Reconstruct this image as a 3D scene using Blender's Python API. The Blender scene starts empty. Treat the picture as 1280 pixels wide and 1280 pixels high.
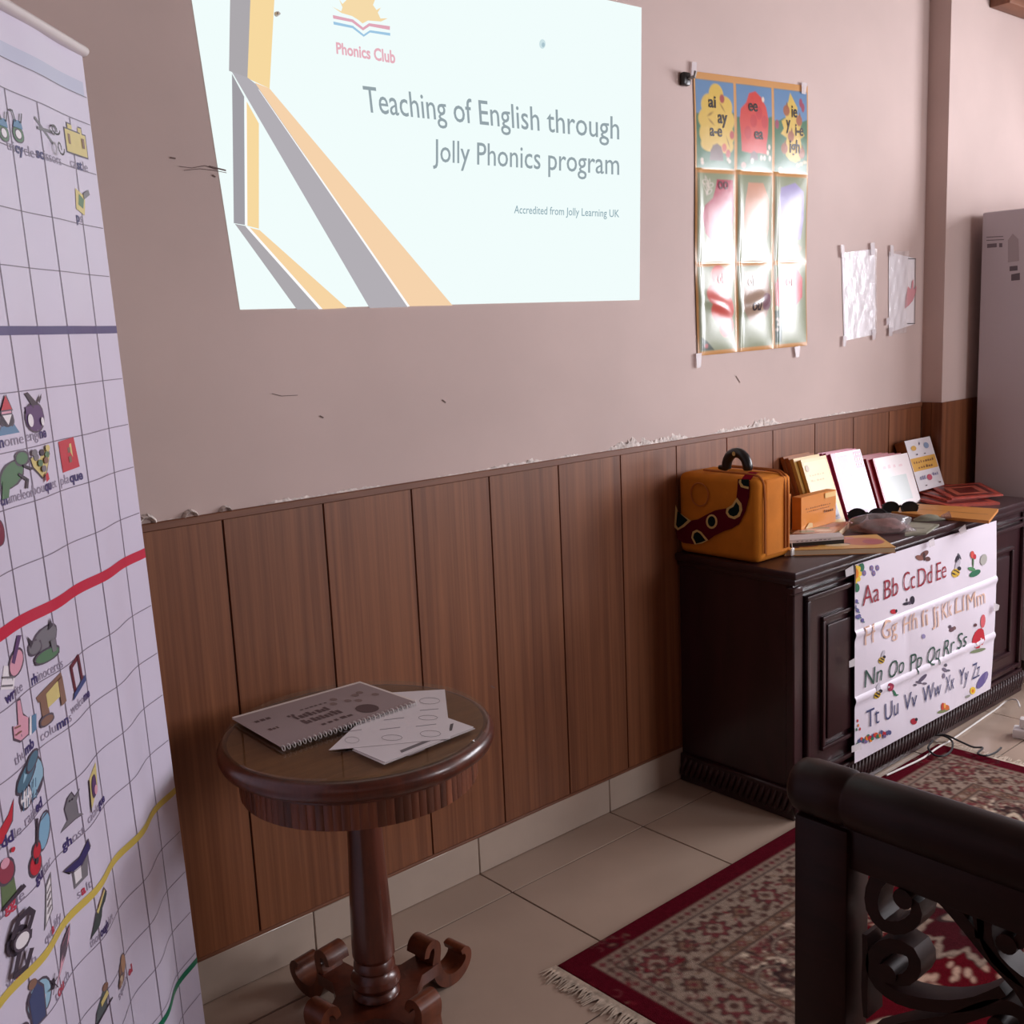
import bpy, bmesh, math, random
import numpy as np
from mathutils import Vector, Matrix
random.seed(7)
SC = bpy.context.scene
COL = SC.collection
PI = math.pi

# ------------------------------------------------------------------ camera
YAW, PITCH, ROLL, FPX = 0.712531, 0.172562, -0.0448187, 1326.52
CAMP = np.array([0.0, -2.177, 1.5])
def cam_axes():
    f = np.array([math.sin(YAW)*math.cos(PITCH), math.cos(YAW)*math.cos(PITCH), -math.sin(PITCH)])
    r = np.cross(f, [0, 0, 1.0]); r /= np.linalg.norm(r); u = np.cross(r, f)
    return (math.cos(ROLL)*r+math.sin(ROLL)*u, -math.sin(ROLL)*r+math.cos(ROLL)*u, f)
AR, AU, AF = cam_axes()
cam = bpy.data.cameras.new('camera'); camo = bpy.data.objects.new('camera', cam); COL.objects.link(camo)
cam.sensor_fit = 'HORIZONTAL'; cam.sensor_width = 36.0; cam.lens = 36.0*FPX/1280.0; cam.clip_start = 0.02
M4 = Matrix.Identity(4)
for i in range(3):
    M4[i][0], M4[i][1], M4[i][2], M4[i][3] = AR[i], AU[i], -AF[i], CAMP[i]
camo.matrix_world = M4
SC.camera = camo

# ------------------------------------------------------------------ world, daylight, exposure
wd = bpy.data.worlds.new('sky'); SC.world = wd; wd.use_nodes = True
bg = wd.node_tree.nodes['Background']; bg.inputs[0].default_value = (0.80, 0.88, 1.0, 1); bg.inputs[1].default_value = 1.0
def area(name, loc, rot, sx, sy, power, col):
    l = bpy.data.lights.new(name, 'AREA'); l.shape = 'RECTANGLE'; l.size = sx; l.size_y = sy; l.energy = power; l.color = col
    o = bpy.data.objects.new(name, l); COL.objects.link(o); o.location = loc; o.rotation_euler = rot
    return o
FILL_WIN = (3.6, 5.1, 1.15, 2.40)          # unseen window added as fill, wall behind the camera: x0, x1, z0, z1
WIN = (-3.05, -0.95, 1.05, 2.32)      # window in the right wall: y0, y1, z0, z1
XR, YF, ZC, XL = 5.4, -5.2, 3.0, -1.3  # right wall, wall behind the camera, ceiling, left wall
area('daylight_and_fill', (XR+0.09, (WIN[0]+WIN[1])/2, (WIN[2]+WIN[3])/2), (0, PI/2, 0), WIN[3]-WIN[2], WIN[1]-WIN[0], 150.0, (0.95, 0.94, 1.0))
area('daylight_and_fill', ((FILL_WIN[0]+FILL_WIN[1])/2, YF-0.09, (FILL_WIN[2]+FILL_WIN[3])/2), (PI/2, 0, 0), FILL_WIN[1]-FILL_WIN[0], FILL_WIN[3]-FILL_WIN[2], 100.0, (0.95, 0.94, 1.0))  # frontal fill light, shining in from the added unseen window
SC.view_settings.view_transform = 'Standard'; SC.view_settings.look = 'None'
SC.view_settings.exposure = 0.0; SC.view_settings.gamma = 1.0; SC.view_settings.use_curve_mapping = False

# ------------------------------------------------------------------ pixel -> point on a known plane
def ray(px, py):
    return AR*((px-640)/FPX) + AU*((640-py)/FPX) + AF
def on(px, py, ax, val):
    d = ray(px, py); return CAMP + d*((val-CAMP[ax])/d[ax])
def onplane(px, py, P, n):
    d = ray(px, py); return CAMP + d*(np.dot(P-CAMP, n)/np.dot(d, n))

# ------------------------------------------------------------------ colour and materials
def lin(c):
    return tuple(((x/255.0)/12.92 if x/255.0 <= 0.04045 else ((x/255.0+0.055)/1.055)**2.4) for x in c)
def rgba(c): return (*lin(c), 1.0)
MATS = {}
def new_mat(name):
    m = bpy.data.materials.new(name); m.use_nodes = True
    nt = m.node_tree; b = nt.nodes['Principled BSDF']; MATS[name] = m
    return m, nt, b
def setp(b, **k):
    for n, v in k.items():
        n = n.replace('_', ' ')
        if n in b.inputs: b.inputs[n].default_value = v
def plain(name, c, rough=0.5, spec=0.5, metal=0.0, coat=0.0, bump=0.0, bscale=60, vary=0.0, vscale=6.0, vstretch=(1, 1, 1), trans=0.0):
    m, nt, b = new_mat(name)
    setp(b, Roughness=rough, Metallic=metal); b.inputs['Specular IOR Level'].default_value = spec
    b.inputs['Coat Weight'].default_value = coat; b.inputs['Coat Roughness'].default_value = 0.12
    b.inputs['Base Color'].default_value = rgba(c)
    tc = None
    if vary or bump:
        tc = nt.nodes.new('ShaderNodeNewGeometry')
        mp = nt.nodes.new('ShaderNodeMapping'); nt.links.new(tc.outputs['Position'], mp.inputs[0])
        mp.inputs['Scale'].default_value = vstretch
    if vary:
        n = nt.nodes.new('ShaderNodeTexNoise'); n.inputs['Scale'].default_value = vscale; n.inputs['Detail'].default_value = 6
        nt.links.new(mp.outputs[0], n.inputs[0])
        r = nt.nodes.new('ShaderNodeValToRGB')
        r.color_ramp.elements[0].color = rgba([x*(1-vary) for x in c]); r.color_ramp.elements[1].color = rgba([min(255, x*(1+vary)) for x in c])
        r.color_ramp.elements[0].position = 0.3; r.color_ramp.elements[1].position = 0.7
        nt.links.new(n.outputs[0], r.inputs[0]); nt.links.new(r.outputs[0], b.inputs['Base Color'])
    if bump:
        n2 = nt.nodes.new('ShaderNodeTexNoise'); n2.inputs['Scale'].default_value = bscale; n2.inputs['Detail'].default_value = 4
        nt.links.new(mp.outputs[0], n2.inputs[0])
        bp = nt.nodes.new('ShaderNodeBump'); bp.inputs['Strength'].default_value = bump; bp.inputs['Distance'].default_value = 0.01
        nt.links.new(n2.outputs[0], bp.inputs['Height']); nt.links.new(bp.outputs[0], b.inputs['Normal'])
    return m
def wood(name, dark, light, rough=0.35, stretch=(30, 30, 1.6), coat=0.0, spec=0.5, fine=True, rand=0.10, coatr=0.1):
    m, nt, b = new_mat(name); setp(b, Roughness=rough); b.inputs['Specular IOR Level'].default_value = spec
    b.inputs['Coat Weight'].default_value = coat; b.inputs['Coat Roughness'].default_value = coatr
    g = nt.nodes.new('ShaderNodeNewGeometry'); oi = nt.nodes.new('ShaderNodeObjectInfo')
    ad = nt.nodes.new('ShaderNodeVectorMath'); ad.operation = 'ADD'
    sc = nt.nodes.new('ShaderNodeVectorMath'); sc.operation = 'SCALE'; sc.inputs[0].default_value = (3.1, 2.3, 7.7)
    nt.links.new(oi.outputs['Random'], sc.inputs['Scale']); nt.links.new(g.outputs['Position'], ad.inputs[0]); nt.links.new(sc.outputs[0], ad.inputs[1])
    mp = nt.nodes.new('ShaderNodeMapping'); mp.inputs['Scale'].default_value = stretch; nt.links.new(ad.outputs[0], mp.inputs[0])
    n = nt.nodes.new('ShaderNodeTexNoise'); n.inputs['Scale'].default_value = 1.0; n.inputs['Detail'].default_value = 7; n.inputs['Roughness'].default_value = 0.62; n.inputs['Distortion'].default_value = 0.6
    nt.links.new(mp.outputs[0], n.inputs[0])
    r = nt.nodes.new('ShaderNodeValToRGB'); r.color_ramp.elements[0].position = 0.28; r.color_ramp.elements[1].position = 0.72
    r.color_ramp.elements[0].color = rgba(dark); r.color_ramp.elements[1].color = rgba(light)
    nt.links.new(n.outputs[0], r.inputs[0])
    hs = nt.nodes.new('ShaderNodeHueSaturation'); nt.links.new(r.outputs[0], hs.inputs['Color'])
    mr = nt.nodes.new('ShaderNodeMapRange'); mr.inputs[3].default_value = 1-rand; mr.inputs[4].default_value = 1+rand
    nt.links.new(oi.outputs['Random'], mr.inputs[0]); nt.links.new(mr.outputs[0], hs.inputs['Value'])
    nt.links.new(hs.outputs[0], b.inputs['Base Color'])
    bp = nt.nodes.new('ShaderNodeBump'); bp.inputs['Strength'].default_value = 0.12; bp.inputs['Distance'].default_value = 0.002
    nt.links.new(n.outputs[0], bp.inputs['Height']); nt.links.new(bp.outputs[0], b.inputs['Normal'])
    return m
def printed(name, rough=0.5, spec=0.5, coat=0.0, coatr=0.1, bump=0.0, bscale=40, emit=0.0):
    m, nt, b = new_mat(name); setp(b, Roughness=rough); b.inputs['Specular IOR Level'].default_value = spec
    b.inputs['Coat Weight'].default_value = coat; b.inputs['Coat Roughness'].default_value = coatr
    a = nt.nodes.new('ShaderNodeAttribute'); a.attribute_name = 'Col'
    if emit:
        b.inputs['Base Color'].default_value = (0, 0, 0, 1); b.inputs['Specular IOR Level'].default_value = 0
        nt.links.new(a.outputs['Color'], b.inputs['Emission Color']); b.inputs['Emission Strength'].default_value = emit
    else:
        nt.links.new(a.outputs['Color'], b.inputs['Base Color'])
    if bump:
        g = nt.nodes.new('ShaderNodeNewGeometry'); n2 = nt.nodes.new('ShaderNodeTexNoise'); n2.inputs['Scale'].default_value = bscale
        nt.links.new(g.outputs['Position'], n2.inputs[0])
        bp = nt.nodes.new('ShaderNodeBump'); bp.inputs['Strength'].default_value = bump; bp.inputs['Distance'].default_value = 0.006
        nt.links.new(n2.outputs[0], bp.inputs['Height']); nt.links.new(bp.outputs[0], b.inputs['Normal'])
        if coat: nt.links.new(bp.outputs[0], b.inputs['Coat Normal'])
    return m
def clear(name, rough=0.05, tint=(255, 255, 255), ior=1.45, haze=0.0, boost=1.0, bump=0.0, bscale=50):
    m = bpy.data.materials.new(name); m.use_nodes = True; nt = m.node_tree; nt.nodes.clear(); MATS[name] = m
    out = nt.nodes.new('ShaderNodeOutputMaterial'); mx = nt.nodes.new('ShaderNodeMixShader')
    t = nt.nodes.new('ShaderNodeBsdfTransparent'); t.inputs[0].default_value = rgba(tint)
    g = nt.nodes.new('ShaderNodeBsdfGlossy'); g.inputs['Roughness'].default_value = rough
    fr = nt.nodes.new('ShaderNodeFresnel'); fr.inputs[0].default_value = ior
    mu = nt.nodes.new('ShaderNodeMath'); mu.operation = 'MULTIPLY'; mu.inputs[1].default_value = boost; mu.use_clamp = True
    ge0 = nt.nodes.new('ShaderNodeNewGeometry'); inv = nt.nodes.new('ShaderNodeMath'); inv.operation = 'SUBTRACT'; inv.inputs[0].default_value = 1.0
    m0 = nt.nodes.new('ShaderNodeMath'); m0.operation = 'MULTIPLY'      # thin film: only the outer face reflects
    nt.links.new(ge0.outputs['Backfacing'], inv.inputs[1]); nt.links.new(fr.outputs[0], m0.inputs[0]); nt.links.new(inv.outputs[0], m0.inputs[1])
    nt.links.new(m0.outputs[0], mu.inputs[0]); nt.links.new(mu.outputs[0], mx.inputs[0])
    src = t.outputs[0]
    if haze:
        d = nt.nodes.new('ShaderNodeBsdfDiffuse'); d.inputs[0].default_value = (0.85, 0.82, 0.85, 1)
        m2 = nt.nodes.new('ShaderNodeMixShader'); m2.inputs[0].default_value = haze
        nt.links.new(t.outputs[0], m2.inputs[1]); nt.links.new(d.outputs[0], m2.inputs[2]); src = m2.outputs[0]
    if bump:
        ge = nt.nodes.new('ShaderNodeNewGeometry'); n2 = nt.nodes.new('ShaderNodeTexNoise'); n2.inputs['Scale'].default_value = bscale; n2.inputs['Detail'].default_value = 3
        nt.links.new(ge.outputs['Position'], n2.inputs[0])
        bp = nt.nodes.new('ShaderNodeBump'); bp.inputs['Strength'].default_value = bump; bp.inputs['Distance'].default_value = 0.01
        nt.links.new(n2.outputs[0], bp.inputs['Height']); nt.links.new(bp.outputs[0], g.inputs['Normal'])
    nt.links.new(src, mx.inputs[1]); nt.links.new(g.outputs[0], mx.inputs[2]); nt.links.new(mx.outputs[0], out.inputs[0])
    return m

# ------------------------------------------------------------------ mesh builder
class MB:
    def __init__(s): s.v = []; s.f = []; s.sm = []; s.col = []
    def add(s, vs, fs, smooth=False, col=None):
        o = len(s.v); s.v += [tuple(map(float, p)) for p in vs]
        for f in fs: s.f.append([i+o for i in f]); s.sm.append(smooth); s.col.append(col)
        return s
    def box(s, x0, x1, y0, y1, z0, z1, M=None):
        P = [(x, y, z) for z in (z0, z1) for y in (y0, y1) for x in (x0, x1)]
        if M is not None: P = [tuple(M @ Vector(p)) for p in P]
        return s.add(P, [(0, 2, 3, 1), (4, 5, 7, 6), (0, 1, 5, 4), (2, 6, 7, 3), (0, 4, 6, 2), (1, 3, 7, 5)])
    def bbox(s, x0, x1, y0, y1, z0, z1, bev, seg=2, M=None):
        bm = bmesh.new(); bmesh.ops.create_cube(bm, size=1.0)
        for v in bm.verts: v.co = Vector(((x0+x1)/2+v.co.x*(x1-x0), (y0+y1)/2+v.co.y*(y1-y0), (z0+z1)/2+v.co.z*(z1-z0)))
        bmesh.ops.bevel(bm, geom=bm.edges[:], offset=bev, segments=seg, profile=0.5, affect='EDGES')
        bm.verts.index_update()
        vs = [tuple(M @ v.co) if M is not None else tuple(v.co) for v in bm.verts]
        s.add(vs, [[v.index for v in f.verts] for f in bm.faces], True); bm.free(); return s
    def prism(s, poly, fn, t0, t1, smooth=False):
        """closed 2-D outline, fn(a,b,t)->xyz, from t0 to t1"""
        n = len(poly); vs = [fn(a, b, t0) for a, b in poly]+[fn(a, b, t1) for a, b in poly]
        s.add(vs, [list(range(n))[::-1], list(range(n, 2*n))])
        o = len(s.v)-2*n
        for i in range(n):
            j = (i+1) % n; s.f.append([o+i, o+j, o+n+j, o+n+i]); s.sm.append(smooth); s.col.append(None)
        return s
    def lathe(s, prof, c, n=48, fn=None):
        vs = []; m = len(prof)
        for k in range(n):
            a = 2*PI*k/n
            for r, z in prof:
                rr = r if fn is None else fn(r, z, a)
                vs.append((c[0]+rr*math.cos(a), c[1]+rr*math.sin(a), c[2]+z))
        fs = []
        for k in range(n):
            k2 = (k+1) % n
            for i in range(m-1): fs.append((k*m+i, k2*m+i, k2*m+i+1, k*m+i+1))
        s.add(vs, fs, True)
        if prof[0][0] > 1e-6: s.add([vs[k*m] for k in range(n)], [list(range(n))[::-1]])
        if prof[-1][0] > 1e-6: s.add([vs[k*m+m-1] for k in range(n)], [list(range(n))])
        return s
    def tube(s, pts, r, n=8, closed=False, cap=True, flat=None):
        P = [Vector(p) for p in pts]; m = len(P); vs = []; up = Vector((0, 0, 1)); prev = None
        for i, p in enumerate(P):
            a = P[i-1] if (i > 0 or closed) else P[i]; b = P[(i+1) % m] if (i < m-1 or closed) else P[i]
            t = (b-a).normalized()
            if prev is None:
                x = t.cross(up)
                if x.length < 1e-3: x = t.cross(Vector((1, 0, 0)))
                x.normalize()
            else:
                x = (prev - t*prev.dot(t)); x.normalize()
            prev = x; y = t.cross(x); rr = r[i] if isinstance(r, (list, tuple)) else r
            for k in range(n):
                q = 2*PI*k/n; vs.append(p + x*(math.cos(q)*rr) + y*(math.sin(q)*rr*(flat or 1)))
        fs = []
        for i in range(m if closed else m-1):
            j = (i+1) % m
            for k in range(n): fs.append((i*n+k, i*n+(k+1) % n, j*n+(k+1) % n, j*n+k))
        if cap and not closed: fs += [list(range(n))[::-1], [(m-1)*n+k for k in range(n)]]
        return s.add(vs, fs, True)
    def grid(s, nu, nv, fn, smooth=True, flip=False):
        vs = [fn((1-i/nu) if flip else i/nu, j/nv) for j in range(nv+1) for i in range(nu+1)]
        return s.add(vs, [(j*(nu+1)+i, j*(nu+1)+i+1, (j+1)*(nu+1)+i+1, (j+1)*(nu+1)+i) for j in range(nv) for i in range(nu)], smooth)
    def mesh(s, name):
        me = bpy.data.meshes.new(name); me.from_pydata(s.v, [], s.f); me.polygons.foreach_set('use_smooth', s.sm)
        if any(c is not None for c in s.col):
            at = me.color_attributes.new('Col', 'FLOAT_COLOR', 'CORNER'); arr = []
            for f, c in zip(s.f, s.col): arr += list(rgba(c or (128, 128, 128)))*len(f)
            at.data.foreach_set('color', arr)
        me.update(); me.set_sharp_from_angle(angle=math.radians(38)); return me
    def build(s, name, mat, parent=None): return link(name, s.mesh(name), mat, parent)
def recalc(me):
    bm = bmesh.new(); bm.from_mesh(me); bmesh.ops.recalc_face_normals(bm, faces=bm.faces[:]); bm.to_mesh(me); bm.free()
def link(name, me, mat, parent=None):
    if mat and not me.materials: me.materials.append(MATS[mat] if isinstance(mat, str) else mat)
    o = bpy.data.objects.new(name, me); COL.objects.link(o)
    if parent is not None:
        o.parent = parent; o.matrix_parent_inverse = wmat(parent).inverted()
    return o
WM = {}
def wmat(o): return WM.get(o.name, Matrix.Identity(4))
def thing(name, label, cat, loc, group=None):
    o = bpy.data.objects.new(name, None); COL.objects.link(o); o.location = loc; o.empty_display_size = 0.05
    WM[o.name] = Matrix.Translation(Vector(loc)); o['label'] = label; o['category'] = cat
    if group: o['group'] = group
    return o
def tag(o, label, cat, group=None):
    o['label'] = label; o['category'] = cat
    if group: o['group'] = group
    return o
def struct(o): o['kind'] = 'structure'; return o
def sub(o): return o   # a part keeps the identity as its world matrix
def solid(mb, name, mat, parent=None):
    me = mb.mesh(name); recalc(me); return link(name, me, mat, parent)

# text as flat outlines (built-in font)
TXT = {}
def text(s_, bold=0.0):
    k = (s_, bold)
    if k in TXT: return TXT[k]
    cu = bpy.data.curves.new('t', 'FONT'); cu.body = s_; cu.size = 1.0; cu.resolution_u = 3; cu.offset = bold
    o = bpy.data.objects.new('t', cu); COL.objects.link(o)
    dg = bpy.context.evaluated_depsgraph_get(); me = o.evaluated_get(dg).to_mesh()
    vs = np.array([v.co[:2] for v in me.vertices]) if len(me.vertices) else np.zeros((1, 2)); fs = [list(p.vertices) for p in me.polygons]
    o.evaluated_get(dg).to_mesh_clear(); bpy.data.objects.remove(o); bpy.data.curves.remove(cu)
    TXT[k] = (vs, fs); return TXT[k]
CAPH = text('T')[0][:, 1].max()
XH = text('x')[0][:, 1].max()
def put_text(mb, s_, fn, col, bold=0.0, sub_=False):
    """fn(a,b): a in 0..1 along the word, b = 0 at base line, 1 at cap height"""
    vs, fs = text(s_, bold) if not sub_ else fine(*text(s_, bold)); x0, x1 = vs[:, 0].min(), vs[:, 0].max()
    mb.add([fn((x-x0)/(x1-x0), y/CAPH) for x, y in vs], fs, False, col)
def fine(vs, fs, lim=.09):
    """split long edges of flat lettering so that it follows a curved sheet"""
    bm = bmesh.new(); V = [bm.verts.new((x, y, 0)) for x, y in vs]
    for f in fs:
        try: bm.faces.new([V[i] for i in f])
        except ValueError: pass
    bmesh.ops.triangulate(bm, faces=bm.faces[:])
    for _ in range(4):
        E_ = [e for e in bm.edges if e.calc_length() > lim]
        if not E_: break
        bmesh.ops.subdivide_edges(bm, edges=E_, cuts=1); bmesh.ops.triangulate(bm, faces=[f for f in bm.faces if len(f.verts) > 3])
    bm.verts.index_update(); out = (np.array([v.co[:2] for v in bm.verts]), [[v.index for v in f.verts] for f in bm.faces]); bm.free(); return out
def bil(q):
    """q = (base-left, base-right, top-left, top-right) -> fn(a,b)"""
    q = [np.array(p, float) for p in q]
    return lambda a, b: (q[0]*(1-a)+q[1]*a)*(1-b)+(q[2]*(1-a)+q[3]*a)*b
def ell(cx, cy, rx, ry=None, n=16, rot=0.0, a0=0.0, a1=2*PI):
    ry = rx if ry is None else ry; P = []
    for k in range(n):
        t = a0+(a1-a0)*k/(n if abs(a1-a0-2*PI) < 1e-6 else n-1); x, y = rx*math.cos(t), ry*math.sin(t)
        P.append((cx+x*math.cos(rot)-y*math.sin(rot), cy+x*math.sin(rot)+y*math.cos(rot)))
    return P
def stroke(pts, w):
    out = []
    for (a, b), (c, d) in zip(pts[:-1], pts[1:]):
        L = math.hypot(c-a, d-b) or 1e-6; nx, ny = -(d-b)/L*w/2, (c-a)/L*w/2
        ex, ey = (c-a)/L*w*0.3, (d-b)/L*w*0.3
        out.append([(a-ex+nx, b-ey+ny), (a-ex-nx, b-ey-ny), (c+ex-nx, d+ey-ny), (c+ex+nx, d+ey+ny)])
    return out

# ------------------------------------------------------------------ painted sheets (print colours carried on a fine mesh)
class Canvas:
    def __init__(s, w, h, nu, nv, base):
        s.w, s.h, s.nu, s.nv = w, h, nu, nv
        s.U, s.V = np.meshgrid(np.linspace(0, w, nu+1), np.linspace(0, h, nv+1)); s.C = np.empty((nv+1, nu+1, 3)); s.C[:] = lin(base)
        s.px = w/nu
    def blend(s, sd, c, sl, al=1.0):
        a = np.clip(0.5-sd/(1.4*s.px), 0, 1)[..., None]*al; s.C[sl] = s.C[sl]*(1-a)+np.array(lin(c))*a
    def sl(s, x0, x1, y0, y1):
        m = 2*s.px; dx = s.w/s.nu; dy = s.h/s.nv
        return (slice(max(0, int((y0-m)/dy)), max(0, int((y1+m)/dy)+2)), slice(max(0, int((x0-m)/dx)), max(0, int((x1+m)/dx)+2)))
    def rect(s, x0, x1, y0, y1, c, al=1.0):
        k = s.sl(x0, x1, y0, y1); U, V = s.U[k], s.V[k]
        s.blend(np.maximum(np.maximum(x0-U, U-x1), np.maximum(y0-V, V-y1)), c, k, al)
    def ell(s, cx, cy, rx, ry, c, rot=0.0, al=1.0, lobes=0, amp=0.0, ring=None):
        R = max(rx, ry)*(1+amp); k = s.sl(cx-R, cx+R, cy-R, cy+R); U, V = s.U[k]-cx, s.V[k]-cy
        if U.size == 0: return
        X = U*math.cos(rot)+V*math.sin(rot); Y = -U*math.sin(rot)+V*math.cos(rot)
        d = np.sqrt((X/rx)**2+(Y/ry)**2)
        lim = 1.0+(amp*np.cos(lobes*np.arctan2(Y/ry, X/rx)) if lobes else 0)
        sd = (d-lim)*min(rx, ry)
        if ring: sd = np.abs(sd)-ring/2
        s.blend(sd, c, k, al)
    def poly(s, pts, c, al=1.0):
        P = np.array(pts, float); k = s.sl(P[:, 0].min(), P[:, 0].max(), P[:, 1].min(), P[:, 1].max()); U, V = s.U[k], s.V[k]
        if U.size == 0: return
        D = np.full(U.shape, 1e9); ins = np.zeros(U.shape, bool)
        for a, b in zip(P, np.roll(P, -1, 0)):
            e = b-a; L = e.dot(e)+1e-12; t = np.clip(((U-a[0])*e[0]+(V-a[1])*e[1])/L, 0, 1)
            D = np.minimum(D, np.hypot(U-a[0]-t*e[0], V-a[1]-t*e[1]))
            cr = (a[1] > V) != (b[1] > V)
            with np.errstate(divide='ignore', invalid='ignore'):
                ins ^= cr & (U < (b[0]-a[0])*(V-a[1])/(b[1]-a[1]+1e-12)+a[0])
        s.blend(np.where(ins, -D, D), c, k, al)
    def line(s, pts, w, c, al=1.0):
        for a, b in zip(pts[:-1], pts[1:]):
            a, b = np.array(a, float), np.array(b, float)
            k = s.sl(min(a[0], b[0])-w, max(a[0], b[0])+w, min(a[1], b[1])-w, max(a[1], b[1])+w); U, V = s.U[k], s.V[k]
            e = b-a; L = e.dot(e)+1e-12; t = np.clip(((U-a[0])*e[0]+(V-a[1])*e[1])/L, 0, 1)
            s.blend(np.hypot(U-a[0]-t*e[0], V-a[1]-t*e[1])-w/2, c, k, al)
    def build(s, name, fn, mat, parent=None):
        """fn(U,V) -> X,Y,Z arrays"""
        X, Y, Z = fn(s.U, s.V); n, m = s.nu+1, s.nv+1
        co = np.stack([X, Y, Z], -1).reshape(-1, 3)
        I = (np.arange(m-1)[:, None]*n+np.arange(n-1)[None, :]).ravel()
        F = np.stack([I, I+n, I+n+1, I+1], -1)
        me = bpy.data.meshes.new(name); me.vertices.add(len(co)); me.vertices.foreach_set('co', co.ravel())
        me.loops.add(F.size); me.loops.foreach_set('vertex_index', F.ravel())
        me.polygons.add(len(F)); me.polygons.foreach_set('loop_start', np.arange(0, F.size, 4)); me.polygons.foreach_set('use_smooth', np.ones(len(F), bool))
        me.update(calc_edges=True)
        at = me.color_attributes.new('Col', 'FLOAT_COLOR', 'POINT')
        at.data.foreach_set('color', np.concatenate([s.C.reshape(-1, 3), np.ones((n*m, 1))], 1).ravel())
        me.validate(); return link(name, me, mat, parent)

# ------------------------------------------------------------------ materials
plain('plaster', (203, 183, 177), rough=0.7, spec=0.25, bump=0.06, bscale=9, vary=0.035, vscale=1.7)
plain('plaster_raw', (222, 212, 206), rough=0.9, spec=0.1, bump=0.5, bscale=120, vary=0.12, vscale=60)
plain('ceiling_paint', (140, 122, 114), rough=0.9)
wood('panel_wood', (98, 54, 32), (142, 90, 58), rough=0.42, stretch=(55, 55, .8), rand=0.07, spec=0.5)
wood('trim_wood', (104, 62, 42), (134, 86, 60), rough=0.45, stretch=(2, 30, 30))
plain('gap_dark', (48, 28, 22), rough=0.8)
plain('tile', (170, 150, 134), rough=0.22, spec=0.5, vary=0.03, vscale=3.0, bump=0.02, bscale=20)
plain('skirt_tile', (178, 162, 148), rough=0.25, spec=0.5, vary=0.03, vscale=5.0)
plain('grout', (70, 50, 42), rough=0.9, vary=0.2, vscale=40)
wood('mahogany', (34, 13, 18), (54, 24, 31), rough=0.34, stretch=(14, 14, 3), coat=0.3, coatr=0.22, rand=0.04)
wood('carved_wood', (26, 11, 9), (46, 20, 16), rough=0.42, stretch=(20, 4, 20), coat=0.0, rand=0.03, spec=0.22)
wood('table_wood', (62, 26, 17), (98, 46, 29), rough=0.33, stretch=(40, 40, 5), coat=0.35, coatr=0.15, rand=0.04)
wood('veneer', (84, 42, 28), (126, 74, 50), rough=0.4, stretch=(60, 60, 6), rand=0.4)
wood('inlay', (116, 72, 46), (142, 94, 62), rough=0.35, stretch=(6, 50, 50), rand=0.02)
wood('scroll_wood', (62, 26, 16), (118, 60, 34), rough=0.35, stretch=(25, 25, 10), coat=0.3, rand=0.05)
clear('glass', rough=0.03, tint=(248, 252, 248), ior=1.5, boost=1.0)
clear('pane', rough=0.02, ior=1.35)
clear('tape_film', rough=0.35, tint=(245, 240, 240), haze=0.5, ior=1.4, boost=1.0)
clear('sleeve', rough=0.25, haze=0.2, ior=1.45, boost=2.0, bump=0.5, bscale=45)
clear('polybag', rough=0.2, haze=0.16, tint=(225, 212, 212), ior=1.45, boost=1.2, bump=0.5, bscale=60)
plain('white_plastic', (226, 222, 218), rough=0.35)
plain('frame_white', (225, 222, 216), rough=0.4)
plain('black_plastic', (22, 20, 22), rough=0.3)
plain('dark_fabric', (30, 20, 30), rough=0.7)
plain('cable_black', (24, 22, 26), rough=0.45)
plain('steel', (150, 146, 142), rough=0.35, metal=1.0)
plain('rail_alu', (215, 205, 205), rough=0.35, spec=0.6)
plain('fridge_paint', (196, 190, 198), rough=0.45, spec=0.4)
plain('fridge_front', (170, 164, 170), rough=0.3)
plain('paper', (222, 216, 218), rough=0.75, spec=0.2)
plain('paper_bright', (244, 240, 244), rough=0.6, spec=0.3)
plain('paper_grey', (200, 194, 194), rough=0.75, spec=0.2)
plain('pages', (205, 182, 150), rough=0.8)
plain('pages_white', (226, 216, 210), rough=0.8)
plain('bag_yellow', (196, 118, 34), rough=0.85, spec=0.15, bump=0.25, bscale=900, vary=0.05, vscale=14)
plain('bag_orange', (206, 124, 48), rough=0.85, spec=0.15, bump=0.25, bscale=900, vary=0.04, vscale=14)
plain('piping', (172, 98, 36), rough=0.8)
plain('fringe', (186, 170, 152), rough=0.95, vary=0.15, vscale=60)
plain('rug_back', (120, 30, 36), rough=1.0)
plain('folder_red', (168, 66, 52), rough=0.5, vary=0.15, vscale=30)
plain('spine_red', (150, 22, 40), rough=0.4)
plain('spine_magenta', (170, 24, 74), rough=0.4)
plain('yellow_cover', (214, 176, 96), rough=0.4)
plain('orange_card', (210, 128, 50), rough=0.5, vary=0.05, vscale=20)
plain('box_brown', (156, 94, 48), rough=0.6, vary=0.08, vscale=18)
plain('ruler_wood', (196, 128, 62), rough=0.45, vary=0.1, vscale=20, vstretch=(3, 30, 30))
plain('grey_green', (128, 128, 112), rough=0.45, vary=0.15, vscale=25)
plain('mauve_fill', (140, 104, 100), rough=0.8, vary=0.2, vscale=35)
printed('print_paper', rough=0.7, spec=0.2)
printed('print_satin', rough=0.35, spec=0.5)
printed('print_gloss', rough=0.28, spec=0.5, coat=0.5, coatr=0.22, bump=0.10, bscale=16)
printed('vinyl', rough=0.42, spec=0.5, coat=0.4, coatr=0.2)
printed('cover_gloss', rough=0.3, spec=0.5, coat=0.3, coatr=0.22)
printed('felt', rough=0.95, spec=0.05)
printed('wool', rough=1.0, spec=0.02, bump=0.6, bscale=420)
printed('projected', emit=1.0)

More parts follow.
